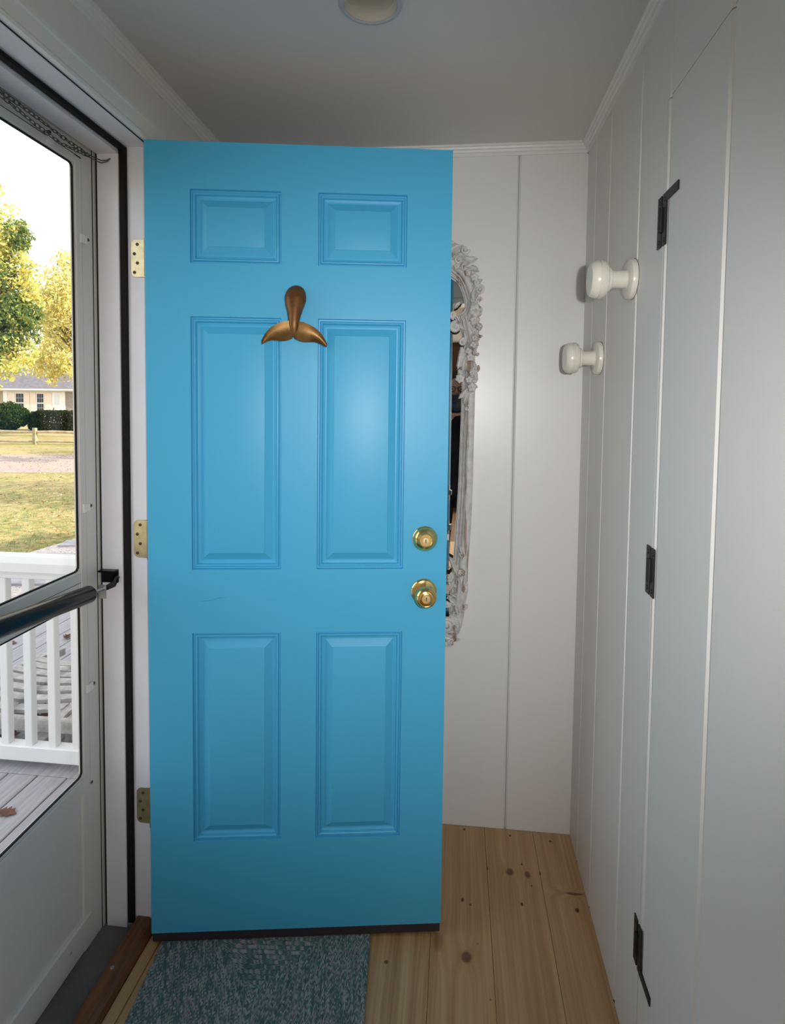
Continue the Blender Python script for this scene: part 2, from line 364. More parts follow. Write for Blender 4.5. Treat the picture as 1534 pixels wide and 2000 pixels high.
# ------------------------------------------------------------------ entry door frame
df = root('door_frame', (XL, Y1, 0), label='white frame of the entry with black weatherstrip and oak threshold', cat='door frame', kind='structure')
bx('jamb', (-.925, XL, Y1, Y1+.02, .034, ZT+.02), JAMB, df, bev=.001); bx('jamb', (-.925, XL, Y0-.02, Y0, .034, ZT+.02), JAMB, df, bev=.001)
bx('head_jamb', (-.925, XL, Y0, Y1, ZT, ZT+.02), JAMB, df, bev=.001)
bx('weatherstrip', (-.8555, -.8365, Y1-.010, Y1, .02, ZT), BLACKRUB, df, bev=.003); bx('weatherstrip', (-.8555, -.8365, Y0, Y0+.010, .02, ZT), BLACKRUB, df, bev=.003)
bx('weatherstrip', (-.8555, -.8365, Y0+.010, Y1-.010, ZT-.010, ZT), BLACKRUB, df, bev=.003)
bx('stop_board', (-.9146, -.8575, Y1-.009, Y1, .006, ZT), JAMB, df, bev=.0015); bx('stop_board', (-.9146, -.8575, Y0, Y0+.009, .006, ZT), JAMB, df, bev=.0015)
bx('stop_board', (-.9146, -.8575, Y0, Y1, ZT-.018, ZT), JAMB, df, bev=.0015); bx('hinge_gap', (-.9225, -.9150, Y0, Y1, ZT-.006, ZT-.001), GAP, df)
for s_ in (1, -1):
    m_ = lambda a, b: (Y1-b, Y1-a) if s_ > 0 else (Y0+a, Y0+b)
    bx('storm_strip', (-.934, -.9225, *m_(.001, .0112), .006, ZT-.002), STORM, df)
    bx('hinge_gap', (-.930, -.9245, *m_(.0117, .0136), .006, ZT-.006), GAP, df); bx('hinge_gap', (-.9222, -.9165, *m_(.0002, .0025), .006, ZT-.002), GAP, df)
prism_c = [(0, 0), (.015, 0), (.017, .006), (.014, .012), (.016, .040), (.019, .044), (.019, .052), (0, .056)]
link('casing', prism(bm_new(), [(XL+p, ZT+.004+q) for p, q in prism_c], 'y', Y0-.06, Y1+.06), TRIM, df, smooth=20)
bx('caulk_line', (XL-.001, XL+.0008, Y0, Y1, ZT+.0012, ZT+.0042), GAP, df)
link('casing', prism(bm_new(), [(XL+p, Y1+.004+q) for p, q in prism_c], 'z', .0, ZT+.004), TRIM, df, smooth=20)
link('casing', prism(bm_new(), [(XL+p, Y0-.004-q) for p, q in prism_c], 'z', .0, ZT+.004), TRIM, df, smooth=20)
link('threshold', prism(bm_new(), [(-.835, -.01), (-.835, .030), (-.830, .036), (-.800, .036), (-.794, .030), (-.786, .022), (-.783, .008), (-.783, -.01)], 'y', Y0-.0, Y1+.0), OAK, df, smooth=20)
bx('sill', (-1.0, -.834, Y0-.02, Y1+.02, -.03, .006), SILL, df)
for yy in (1.30, 1.0): link('screw', lathe(bm_new(), [(0, .005), (.001, .004), (.0012, 0)], (-.815, yy, .036), (0, 0, 1), 12), STEEL, df)

# ------------------------------------------------------------------ the blue door
DW, DB, DTOP, THK = .757, .038, 2.056, .0445
d1 = root('door_1', (-.766, 1.3974, 0), .1613, label='bright blue six-panel front door standing open with a copper whale tail knocker', cat='door', kind='structure')
PC = [(.109, .332), (.423, .644)]; PR = [(.282, .833), (.997, 1.632), (1.763, 1.942)]
bm = bm_new()
xb = [0, .109, .332, .423, .644, DW]; zb = [DB, .282, .833, .997, 1.632, 1.763, 1.942, DTOP]
for yv, flip in ((0, False), (THK, True)):
    V = {(i, j): bm.verts.new((xb[i], yv, zb[j])) for i in range(6) for j in range(8)}
    for i in range(5):
        for j in range(7):
            if i in (1, 3) and j in (1, 3, 5): continue
            f = [V[i, j], V[i+1, j], V[i+1, j+1], V[i, j+1]]
            bm.faces.new(f[::-1] if flip else f)
for a, b in (((0, 0), (5, 0)), ((0, 7), (5, 7)), ((0, 0), (0, 7)), ((5, 0), (5, 7))):
    p, q = (xb[a[0]], zb[a[1]]), (xb[b[0]], zb[b[1]])
    vs = [bm.verts.new(c) for c in ((p[0], 0, p[1]), (q[0], 0, q[1]), (q[0], THK, q[1]), (p[0], THK, p[1]))]
    bm.faces.new(vs)
bmesh.ops.remove_doubles(bm, verts=bm.verts[:], dist=1e-5); bmesh.ops.recalc_face_normals(bm, faces=bm.faces[:])
link('slab', bm, BLUE, d1, local=True, smooth=0)
PROF = [(0, 0), (.0012, .0075), (.0050, .0078), (.0072, .0028), (.0098, .0022), (.0118, .0040), (.0138, .0105), (.0190, .0128), (.0225, .0128), (.0405, .0026), (.0414, .0014), (.0422, .0012)]
for (xa, xb_) in PC:
    for (za, zb_) in PR:
        bm = bm_new()
        for side, y0 in ((1, 0), (-1, THK)):
            prev = None
            for ins, dep in PROF:
                c = [(xa+ins, za+ins), (xb_-ins, za+ins), (xb_-ins, zb_-ins), (xa+ins, zb_-ins)]
                cur = [bm.verts.new((p[0], y0+side*dep, p[1])) for p in c]
                if prev:
                    for i in range(4): bm.faces.new((prev[i], prev[(i+1) % 4], cur[(i+1) % 4], cur[i]))
                prev = cur
            bm.faces.new(prev)
        bmesh.ops.recalc_face_normals(bm, faces=bm.faces[:])
        link('panel', bm, BLUE, d1, local=True, smooth=22)
bm = box(bm_new(), .002, DW-.002, .003, THK-.003, .016, DB)
for k in range(3): box(bm, .002, DW-.002, .006+k*.013, .012+k*.013, .010, .018)
link('door_sweep', bm, SWEEP, d1, local=True)
# hinges: the leaves let into the jamb
for (z0, z1, bm_) in ((1.736, 1.830, BRASS2), (1.014, 1.112, BRASS2), (.298, .393, BRASSD)):
    bm = bm_new(); r = .0125; pts = [(-.790, z0), (-.790, z1)]
    for (cx, cz, a0) in ((-.829+r, z1-r, 90), (-.829+r, z0+r, 180)):
        pts += [(cx+r*math.cos(R(a0+a)), cz+r*math.sin(R(a0+a))) for a in (0, 22, 45, 67, 90)]
    prism(bm, pts, 'y', Y1-.0024, Y1-.0002)
    hg = link('hinge', bm, bm_, d1)
    bm = bm_new(); prism(bm, [(-.790, z0-.0008), (-.790, z1+.0008)]+[(p[0]-.0013, p[1]) for p in pts[2:]], 'y', Y1-.0012, Y1-.0001); link('mortise_shadow', bm, GAP, hg)  # thin dark plate stands in for the shadow beside the hinge leaf
    bm = tube(bm_new(), [(-.781, Y1-.012, z0), (-.781, Y1-.012, z1)], .007, 12); link('knuckle', bm, bm_, hg)
    for k in range(4):
        zz = z1-.012-k*(z1-z0-.024)/3
        xx = -.812 if k % 2 == 0 else -.820
        s = link('screw', lathe(bm_new(), [(0, .0042), (.0010, .0040), (.0014, .0022), (.0004, .0008), (.0004, 0)], (xx, Y1-.0024, zz), (0, -1, 0), 14), SCREWD, hg)
# deadbolt and knob
def L_(x, z): return (x, 0, z)
db = link('deadbolt', lathe(bm_new(), [(0, .0325), (.004, .0322), (.007, .0290), (.0085, .0285), (.011, .0270), (.016, .0225), (.0175, .0185), (.0235, .0180), (.0255, .0165), (.0245, .0155), (.0242, .0)], L_(.7, 1.076), (0, -1, 0), 40), BRASS, d1, local=True, label='round brass deadbolt above the knob')
link('key_cylinder', lathe(bm_new(), [(.0242, .0082), (.0255, .0080), (.0258, .0)], L_(.7, 1.0745), (0, -1, 0), 24), BRASS2, db, local=True)
bx('keyhole', (.6990, .7010, -.0262, -.0258, 1.0695, 1.0795), GAP, db, local=True)
tc = bpy.data.curves.new('lettering', 'FONT'); tc.body = 'MASTER'; tc.size = .0052; tc.align_x = 'CENTER'; tc.extrude = .0002
tc.materials.append(mat('engraved_letters', (.62, .46, .28), .5)); to = bpy.data.objects.new('lettering', tc); COL.objects.link(to)
to.parent = db; to.location = (.7, -.0246, 1.0845); to.rotation_euler = (R(90), 0, 0)
kn = link('door_knob', lathe(bm_new(), [(0, .0335), (.004, .0332), (.0065, .0300), (.008, .0295), (.010, .0240), (.0115, .0215), (.016, .0130), (.030, .0120), (.036, .0150), (.040, .0235), (.047, .0272), (.054, .0270), (.060, .0240), (.0625, .0205), (.0620, .0185), (.0635, .0150), (.0640, .0105), (.0640, 0)], L_(.699, .938), (0, -1, 0), 44), BRASS, d1, local=True, label='round brass door knob with a keyhole')
link('key_cylinder', lathe(bm_new(), [(.064, .0085), (.0655, .0083), (.0658, 0)], L_(.699, .938), (0, -1, 0), 24), BRASS2, kn, local=True)
bx('keyhole', (.6981, .6999, -.0662, -.0658, .934, .943), GAP, kn, local=True)
bm = lathe(bm_new(), [(0, .030), (.006, .028), (.010, .013), (.035, .012), (.042, .024), (.055, .026), (.062, .02), (.064, 0)], (.699, THK, .938), (0, 1, 0), 24)
link('inner_knob', bm, BRASS, d1, local=True)
link('thumb_turn', lathe(bm_new(), [(0, .028), (.01, .026), (.012, .008), (.025, .008), (.026, 0)], (.7, THK, 1.076), (0, 1, 0), 24), BRASS, d1, local=True)
lt = link('latch', box(bm_new(), DW, DW+.0015, .009, .036, .91, .966), BRASS2, d1, local=True)
bm = bm_new(); prism(bm, [(DW+.001, .016), (DW+.001, .030), (DW+.006, .030), (DW+.012, .018), (DW+.012, .016)], 'z', .926, .95); link('latch_bolt', bm, STEEL, lt, local=True)
lt = link('latch', box(bm_new(), DW, DW+.0015, .009, .036, 1.048, 1.104), BRASS2, d1, local=True)
bx('bolt', (DW+.001, DW+.010, .015, .030, 1.066, 1.086), STEEL, lt, local=True, bev=.002)
# whale tail knocker
def loft(bm, secs, seg=36):                     # secs: (z, x centre, y centre, rx, ry)
    rings = []
    for z, cx, cy, rx, ry in secs:
        rings.append([bm.verts.new((cx+rx*math.cos(2*PI*k/seg), cy+ry*math.sin(2*PI*k/seg), z)) for k in range(seg)])
    for p, q in zip(rings, rings[1:]):
        for k in range(seg): bm.faces.new((p[k], p[(k+1) % seg], q[(k+1) % seg], q[k]))
    bm.faces.new(rings[0]); bm.faces.new(rings[-1][::-1])
    bmesh.ops.recalc_face_normals(bm, faces=bm.faces[:]); return bm
KX = .3685
ks = [(1.7105, KX+.002, -.012, .004, .004), (1.7085, KX+.002, -.013, .011, .009), (1.703, KX+.002, -.015, .0180, .0135), (1.694, KX+.0015, -.017, .0235, .0168), (1.682, KX+.001, -.019, .0262, .0190),
      (1.670, KX+.001, -.021, .0258, .0195), (1.658, KX, -.023, .0228, .0185), (1.646, KX, -.026, .0188, .0165), (1.634, KX-.0005, -.029, .0155, .0140), (1.622, KX-.001, -.032, .0135, .0120), (1.612, KX-.001, -.034, .0122, .0100), (1.600, KX-.001, -.034, .0095, .0070), (1.590, KX-.001, -.033, .0045, .0040)]
nk = link('door_knocker', loft(bm_new(), ks), COPPER, d1, local=True, smooth=60, label='copper whale tail door knocker')
bx('mount', (KX-.010, KX+.012, -.020, 0, 1.672, 1.696), COPPER, nk, local=True)
def fluke(s):
    top = [(.0, .0), (.010, .003), (.022, .0015), (.036, -.004), (.050, -.012), (.062, -.024), (.0705, -.038), (.074, -.046), (.0735, -.0535)]
    bot = [(.0, -.0345), (.004, -.0405), (.012, -.0445), (.024, -.047), (.036, -.046), (.047, -.045), (.058, -.0475), (.067, -.0525), (.0735, -.0545)]
    bm = bm_new(); G = []
    n = len(top); m = 7
    for i in range(n):
        col = []
        for j in range(m+1):
            t = j/m; x = top[i][0]*(1-t)+bot[i][0]*t; z = top[i][1]*(1-t)+bot[i][1]*t
            xx = KX-.001+s*x*(1.09 if s > 0 else 1.05)
            zz = 1.6175+z*1.0-(.004*x/.07 if s > 0 else 0)
            y = -.036-.010*math.sin(PI*min(1, x/.075))*.5-.006*t+.010*math.sin(PI*t)*(.4+.6*x/.075)
            col.append((xx, y, zz))
        G.append(col)
    th = .0035
    F = [[bm.verts.new(p) for p in c] for c in G]; Bk = [[bm.verts.new((p[0], p[1]+th, p[2])) for p in c] for c in G]
    for i in range(n-1):
        for j in range(m):
            bm.faces.new((F[i][j], F[i+1][j], F[i+1][j+1], F[i][j+1])); bm.faces.new((Bk[i][j], Bk[i][j+1], Bk[i+1][j+1], Bk[i+1][j]))
    for i in range(n-1):
        bm.faces.new((F[i][0], Bk[i][0], Bk[i+1][0], F[i+1][0])); bm.faces.new((F[i][m], F[i+1][m], Bk[i+1][m], Bk[i][m]))
    for j in range(m):
        bm.faces.new((F[0][j], F[0][j+1], Bk[0][j+1], Bk[0][j])); bm.faces.new((F[n-1][j], Bk[n-1][j], Bk[n-1][j+1], F[n-1][j+1]))
    bmesh.ops.remove_doubles(bm, verts=bm.verts[:], dist=1e-5); bmesh.ops.recalc_face_normals(bm, faces=bm.faces[:])
    return bm
link('fluke', fluke(-1), COPPER2, nk, local=True, smooth=60); link('fluke', fluke(1), COPPER2, nk, local=True, smooth=60)
link('rivet', blob(bm_new(), (KX-.001, -.0405, 1.6065), (.0022, .0016, .0022)), COPPER2, nk, local=True)
# two scuffs and a paint chip
bm = bm_new(); tube(bm, [(.128, 0, .915), (.145, 0, .917), (.165, 0, .9185)], [.0002, .0005, .0002], 4); tube(bm, [(.160, 0, .9195), (.178, 0, .9235), (.196, 0, .9255)], [.0002, .0004, .0002], 4)
link('scuff', bm, mat('scuff_blue', (.03, .16, .28), .5), d1, local=True)

# ------------------------------------------------------------------ storm door
SX = -.925
st = root('storm_door', (SX, Y1, 0), label='closed white storm door with two glass panes on the left', cat='storm door')
ya, yb, yg0, yg1 = Y0+.014, 1.437, Y0+.10, 1.3605
bx('stile', (SX-.011, SX, yg1, yb-.004, .006, 2.0575), STORM, st, bev=.001); bx('stile', (SX-.011, SX, ya, yg0, .006, 2.0575), STORM, st, bev=.002)
bx('top_rail', (SX-.011, SX-.0005, yg0, yg1, 1.990, 2.0575), STORM, st, bev=.002)
mr = link('middle_rail', box(bm_new(), SX-.011, SX-.0005, yg0, yg1, .916, .998, bev=.002), STORM, st)
bx('rail_groove', (SX-.0012, SX+.0004, yg0, yg1, .944, .947), GAP, mr)
bx('lower_rail', (SX-.011, SX-.0005, yg0, yg1, .425, .472), STORM, st, bev=.002)
bx('bottom_rail', (SX-.011, SX+.003, yg0-.04, yg1+.028, .030, .095), STORM, st, bev=.004)
bx('kick_panel', (SX-.018, SX-.006, yg0, yg1+.02, .09, .43), STORM, st)
bx('door_shoe', (SX-.028, SX-.002, ya, yb, .007, .03), STORM, st, bev=.001)
# retaining mouldings round each pane
def ring(y0, y1, z0, z1, w, x0, x1, r):
    bm = bm_new()
    def loop(a, b, c, d, rr):
        o = []
        for (cy, cz, s) in ((b-rr, d-rr, 0), (a+rr, d-rr, 90), (a+rr, c+rr, 180), (b-rr, c+rr, 270)):
            o += [(cy+rr*math.cos(R(s+t)), cz+rr*math.sin(R(s+t))) for t in (0, 30, 60, 90)]
        return o
    A = loop(y0, y1, z0, z1, r); B = loop(y0+w, y1-w, z0+w, z1-w, max(r-w, .001)); n = len(A)
    q = [[bm.verts.new((x, *p)) for p in l] for l, x in ((A, x0), (A, x1), (B, x1), (B, x0))]
    for a, b in ((0, 1), (1, 2), (2, 3), (3, 0)):
        for i in range(n): bm.faces.new((q[a][i], q[a][(i+1) % n], q[b][(i+1) % n], q[b][i]))
    bmesh.ops.recalc_face_normals(bm, faces=bm.faces[:]); return bm
for (z0, z1) in ((.998, 1.990), (.472, .916)):
    p = link('glass_pane', box(bm_new(), SX-.0065, SX-.0030, yg0-.004, yg1+.004, z0-.004, z1+.004), GLASS, st, label='clear storm door glass')
    link('gasket', ring(yg0-.001, yg1+.001, z0-.001, z1+.001, .0030, SX-.0058, SX-.0008, .014), BLACKRUB, p)
for (z0, z1) in ((.916, 1.990+.02), (.440, .916)):
    bm = bm_new()
    box(bm, SX-.0005, SX+.0035, yg1+.002, yg1+.026, z0, z1, bev=.0015); box(bm, SX-.0005, SX+.0035, yg0-.026, yg0-.002, z0, z1, bev=.0015)
    link('retainer', bm, STORM, st)
bx('retainer', (SX-.0005, SX+.0035, yg0, yg1+.002, 1.992, 2.012), STORM, st, bev=.0015)
bx('retainer', (SX-.0005, SX+.0035, yg0, yg1+.002, .968, .996), STORM, st, bev=.0015)
bx('retainer', (SX-.0005, SX+.0035, yg0, yg1+.002, .436, .464), STORM, st, bev=.0015)
rl = link('retainer_line', box(bm_new(), SX-.0004, SX+.0022, yg1+.0256, yg1+.0268, .44, 2.012), GAP, st)
for dims in ((SX-.0004, SX+.0022, yg0, yg1+.026, 2.0122, 2.0134), (SX-.0004, SX+.0022, yg0, yg1+.026, .9672, .9684), (SX-.0064, SX-.0052, yg1+.019, yg1+.0202, .095, .425)): bx('retainer_line', dims, GAP, st)
CLIPM = mat('white_nylon', (.85, .85, .83), .4)
for (yy, zz) in ((1.390, 1.817), (1.386, 1.152), (1.388, .690), (1.270, 2.010)):
    bm = bm_new()
    if yy > 1.3: prism(bm, [(yy-.014, zz-.010), (yy+.010, zz-.009), (yy+.010, zz+.009), (yy-.014, zz+.011)], 'x', SX+.002, SX+.008)
    else: prism(bm, [(yy-.012, zz-.010), (yy+.012, zz-.010), (yy+.010, zz+.004), (yy-.006, zz+.006)], 'x', SX+.002, SX+.009)
    c = link('retainer_clip', bm, CLIPM, st)
    link('clip_screw', lathe(bm_new(), [(0, .004), (.006, .004), (.007, 0)], (SX+.002, yy+.014 if yy > 1.3 else yy, zz+.003 if yy > 1.3 else zz+.012), (1, 0, 0), 10), SCREWD, c)
bm = lathe(bm_new(), [(0, .004), (.001, .0035), (.0012, 0)], (SX+.0035, 1.392, .436), (1, 0, 0), 12); link('plug', bm, mat('rusty_plug', (.12, .03, .02), .6), st)
bm = lathe(bm_new(), [(0, .003), (.001, .0025), (.0012, 0)], (SX+.003, 1.30, .06), (1, 0, 0), 12); link('screw', bm, STEEL, st)
# pneumatic closer
cl = root('door_closer', (-.86, 1.05, .97), label='black tubular pneumatic closer across the storm door', cat='door closer')
A = Vector((-.862, .80, 1.004)); B = Vector((-.858, 1.300, .9625))
link('cylinder', lathe(bm_new(), [(0, .010), (.002, .0205), ((B-A).length-.005, .0205), ((B-A).length, .0175), ((B-A).length, 0)], A, B-A, 28), BLACKGLOSS, cl)
Cc = B+(B-A).normalized()*.055
link('piston_rod', tube(bm_new(), [B, Cc+Vector((0, .02, -.002))], .0042, 10), STEEL, cl)
bm = bm_new(); box(bm, -.867, -.851, 1.352, 1.354, .934, .968); link('hold_open_washer', bm, STEEL, cl)
bm = bm_new()
box(bm, -.914, -.868, Y1-.014, Y1-.009, .948, .983, bev=.001)
box(bm, -.914, -.868, Y1-.030, Y1-.012, .978, .983, bev=.001)
tube(bm, [(-.872, Y1-.016, .963), (-.858, 1.395, .956), (-.857, 1.362, .957)], [.009, .008, .006], 8)
link('jamb_bracket', bm, BLACKGLOSS, cl)
bm = box(bm_new(), SX+.0045, SX+.0085, .73, .80, .985, 1.020); tube(bm, [(SX+.0075, .765, 1.003), (-.862, .775, 1.004), (-.862, .81, 1.003)], .006, 8); link('door_bracket', bm, BLACKGLOSS, cl)
# wind chain
wc = root('wind_chain', (-.905, 1.3, 2.03), label='thin metal wind chain looped in two strands above the storm glass', cat='chain')
def link_bm(l=.0175, w=.0088, r=.0011):
    pts = []
    for k in range(12):
        a = 2*PI*k/12; s = l/2-w/2
        pts.append(Vector((math.cos(a)*w/2+(s if math.cos(a) > 0 else -s), math.sin(a)*w/2, 0)))
    bm = bm_new(); seg = 5; rings = []
    for i in range(12):
        t = (pts[(i+1) % 12]-pts[i-1]).normalized(); nn = Vector((0, 0, 1)); b = t.cross(nn)
        rings.append([bm.verts.new(pts[i]+(b*math.cos(2*PI*k/seg)+nn*math.sin(2*PI*k/seg))*r) for k in range(seg)])
    for i in range(12):
        for k in range(seg): bm.faces.new((rings[i][k], rings[i][(k+1) % seg], rings[(i+1) % 12][(k+1) % seg], rings[(i+1) % 12][k]))
    return bm
proto = link('link', link_bm(), CHAIN, wc, local=True)
first = True
def strand(P, jit):
    global first
    P = [Vector(p) for p in P]; seglen = .0145
    pos = []; i = 0; p = P[0].copy(); t = 0
    L = [0]
    for a, b in zip(P, P[1:]): L.append(L[-1]+(b-a).length)
    d = 0; k = 0
    while d < L[-1]:
        j = max(q for q in range(len(P)-1) if L[q] <= d)
        a, b = P[j], P[j+1]; c = a+(b-a)*((d-L[j])/(L[j+1]-L[j])); tv = (b-a).normalized()
        o = proto if first else proto.copy()
        if not first: COL.objects.link(o)
        first = False; o.parent = wc
        q = tv.to_track_quat('X', 'Z').to_matrix().to_4x4() @ Matrix.Rotation(R((70 if k % 2 else -15)+random.uniform(-jit, jit)), 4, 'X')
        o.matrix_local = Matrix.Translation(c-Vector((-.905, 1.3, 2.03))) @ q
        d += seglen; k += 1
strand([(-.905, .95, 2.035), (-.905, 1.10, 2.029), (-.905, 1.205, 2.026), (-.905, 1.295, 2.021), (-.905, 1.385, 2.020)], 20)
strand([(-.903, .95, 2.028), (-.903, 1.10, 2.020), (-.903, 1.20, 2.008), (-.903, 1.285, 2.003), (-.903, 1.385, 2.017)], 20)
bm = bm_new()
for dz in (-.003, .003): tube(bm, [(-.905, 1.385, 2.019+dz), (-.903, 1.415, 2.020+dz), (-.898, 1.432, 2.021+dz), (-.886, 1.436, 2.024+dz*.6), (-.876, 1.4365, 2.030)], .0014, 6)
link('spring_hook', bm, CHAIN, wc)

# ------------------------------------------------------------------ pegs on the right wall
def peg(y, z, label):
    p = root('wall_peg', (RW, y, z), label=label, cat='peg', group='turned pegs on the right wall')
    o = (RW, y, z); ax = (-1, 0, 0)
    link('base', lathe(bm_new(), [(0, .0455), (.008, .0455), (.012, .0440), (.0150, .0380), (.0158, .0340), (.0158, 0)], o, ax), PEG, p)
    link('neck', lathe(bm_new(), [(.0150, .0235), (.018, .0205), (.045, .0200), (.049, .0220), (.0505, .0200), (.052, .0225), (.056, .0270)], o, ax), PEG, p)
    link('head', lathe(bm_new(), [(.052, 0), (.052, .0270), (.058, .0290), (.060, .0330), (.0615, .0385), (.067, .0425), (.074, .0438), (.077, .0405), (.080, .0430), (.086, .0425), (.093, .0395), (.0975, .0345), (.098, .0)], o, ax), PEG, p)
    bm = lathe(bm_new(), [(0, .0462), (.0008, .0462), (.0008, 0)], o, ax); link('shadow_gap', bm, GAP, p)
    return p
peg(1.4235, 1.713, 'upper cream turned wooden peg on the right wall, nearer the closet door'); peg(1.72, 1.556, 'lower cream turned wooden peg on the right wall, nearer the corner')

# ------------------------------------------------------------------ downlight
dl = root('recessed_light', (LX, LY, H), label='round recessed ceiling light, switched off', cat='ceiling light')
o = (LX, LY, H); ax = (0, 0, -1)
RINGM = mat('grey_trim_ring', (.50, .52, .55), .4)
link('trim_ring', lathe(bm_new(), [(-.002, .0655), (.002, .0655), (.005, .063), (.0055, .057), (.003, .0545), (-.004, .0540)], o, ax, 48), RINGM, dl)
link('reflector', lathe(bm_new(), [(.002, .0545), (-.012, .0515), (-.012, .0500), (-.075, .038), (-.09, .036), (-.09, 0)], o, ax, 40), mat('cream_reflector', (.72, .70, .62), .3), dl)
link('bulb', lathe(bm_new(), [(-.09, .030), (-.045, .030), (-.036, .026), (-.034, .018), (-.033, 0)], o, ax, 28), mat('dull_bulb', (.30, .28, .24), .3), dl)

# ------------------------------------------------------------------ braided rug
def rugmat():
    m = mat('teal_tweed', (.2, .3, .3), .95, spec=.1); t = NT(m); b = t.n['Principled BSDF']
    uv = t.n.new('ShaderNodeUVMap'); s = t.n.new('ShaderNodeSeparateXYZ'); t.L.new(uv.outputs[0], s.inputs[0]); U, V = s.outputs[0], s.outputs[1]
    fv = t.m('FRACT', V); tri = t.m('ABSOLUTE', t.m('SUBTRACT', fv, .5))
    w = t.m('ADD', t.m('MULTIPLY', U, 215.0), t.m('ADD', t.m('MULTIPLY', tri, 3.6), t.m('MULTIPLY', t.noise(uv.outputs[0], 60, 2), 3.0)))
    cell = t.comb(t.m('FLOOR', w), t.m('FLOOR', t.m('MULTIPLY', V, 2.0)), 0.0)
    wn_ = t.n.new('ShaderNodeTexWhiteNoise'); wn_.noise_dimensions = '2D'; t.L.new(cell, wn_.inputs['Vector'])
    g = t.n.new('ShaderNodeNewGeometry'); big = t.noise(g.outputs['Position'], 7, 2)
    fac = t.m('ADD', wn_.outputs[0], t.m('MULTIPLY', t.m('SUBTRACT', big, .5), .35))
    col = t.ramp(fac, (0, (.14, .26, .265)), (.38, (.20, .35, .36)), (.55, (.32, .46, .47)), (.72, (.58, .66, .68)), (.92, (.78, .80, .82)), (1, (.58, .42, .43)))
    q = t.n.new('ShaderNodeMix'); q.data_type = 'RGBA'; q.blend_type = 'MULTIPLY'; q.inputs[0].default_value = .55; t.L.new(col, q.inputs[6])
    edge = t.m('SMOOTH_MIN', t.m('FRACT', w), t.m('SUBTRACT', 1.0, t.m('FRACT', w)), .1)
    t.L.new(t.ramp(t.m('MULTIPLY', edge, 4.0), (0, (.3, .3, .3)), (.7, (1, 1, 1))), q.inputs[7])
    t.L.new(q.outputs[2], b.inputs['Base Color'])
    bp_ = t.n.new('ShaderNodeBump'); bp_.inputs['Strength'].default_value = .8; bp_.inputs['Distance'].default_value = .003; t.L.new(edge, bp_.inputs['Height']); t.L.new(bp_.outputs[0], b.inputs['Normal'])
    return m
rw_, rl_, pit = .545, .96, .0135
bm = bm_new(); uvl = bm.loops.layers.uv.new('UVMap')
def rrect(hx, hy, r, n=9):
    o = []
    for (cx, cy, s) in ((hx-r, hy-r, 0), (-hx+r, hy-r, 90), (-hx+r, -hy+r, 180), (hx-r, -hy+r, 270)):
        o += [(cx+r*math.cos(R(s+90*k/n)), cy+r*math.sin(R(s+90*k/n))) for k in range(n+1)]
    return o
loops = []; nr = int(rw_/2/pit)
for i in range(nr):
    for f, hgt in ((.03, .0062), (.25, .0088), (.5, .0096), (.75, .0088)):
        d = (i+f)*pit; rr = max(.002, .03-d*.2)
        loops.append((rrect(rw_/2-d, rl_/2-d, rr), hgt, i+f))
base = (rrect(rw_/2, rl_/2, .03), .0005, 0); loops.insert(0, base)
VV = [[bm.verts.new((p[0], p[1], h)) for p in l] for l, h, _ in loops]; n = len(VV[0])
for a in range(len(VV)-1):
    pa = loops[a][0]; acc = 0
    for i in range(n):
        j = (i+1) % n; f = bm.faces.new((VV[a][i], VV[a][j], VV[a+1][j], VV[a+1][i]))
        dl_ = math.dist(pa[i], pa[j])
        for lp, (uu, vv) in zip(f.loops, ((acc, loops[a][2]), (acc+dl_, loops[a][2]), (acc+dl_, loops[a+1][2]), (acc, loops[a+1][2]))): lp[uvl].uv = (uu, vv)
        acc += dl_
_f = bm.faces.new(VV[-1])
for lp in _f.loops: lp[uvl].uv = (lp.vert.co.y, nr+lp.vert.co.x/pit)
ru = link('rug', bm, rugmat(), label='teal and white flecked braided rug on the floor before the blue door', cat='rug')
ru.location = (-.447, 1.105, 0); ru.rotation_euler = (0, 0, R(4.6)); MW['rug'] = Matrix.Identity(4)

# ------------------------------------------------------------------ ornate mirror on the far wall
def shabby():
    m = mat('shabby_white_paint', (.6, .6, .57), .6); t = NT(m); b = t.n['Principled BSDF']
    g = t.n.new('ShaderNodeNewGeometry'); nz = t.noise(g.outputs['Position'], 45, 5); mp = t.n.new('ShaderNodeMapping'); mp.inputs['Scale'].default_value = (45, 45, 4)
    t.L.new(g.outputs['Position'], mp.inputs[0]); n2 = t.noise(mp.outputs[0], 1, 5)
    base = t.ramp(nz, (.3, (.56, .55, .53)), (.65, (.72, .71, .69)))
    wear = t.ramp(n2, (.59, (0, 0, 0)), (.64, (1, 1, 1)))
    c = t.mix(t.m('MULTIPLY', wear, .7), base, (.24, .125, .055, 1))
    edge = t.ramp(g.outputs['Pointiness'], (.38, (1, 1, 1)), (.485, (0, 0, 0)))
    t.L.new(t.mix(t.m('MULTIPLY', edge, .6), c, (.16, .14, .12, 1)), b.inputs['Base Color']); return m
SHAB = shabby()
MXC = -.19
mi = root('wall_mirror', (MXC, YF, 1.27), label='ornate carved white mirror with worn paint on the far wall behind the blue door', cat='mirror')
inn = [(-.19, 1.865), (-.12, 1.86), (-.06, 1.845), (-.026, 1.827), (0, 1.806), (.015, 1.771), (.021, 1.745), (.016, 1.722), (.0, 1.708), (-.012, 1.704), (-.004, 1.69), (.003, 1.668), (.012, 1.65), (.02, 1.63), (.024, 1.618), (.018, 1.60), (.016, 1.569), (.016, 1.456), (.013, 1.3), (.010, 1.159), (.004, 1.03), (-.003, .908), (-.010, .8), (-.017, .687), (-.04, .66), (-.1, .65), (-.19, .648)]
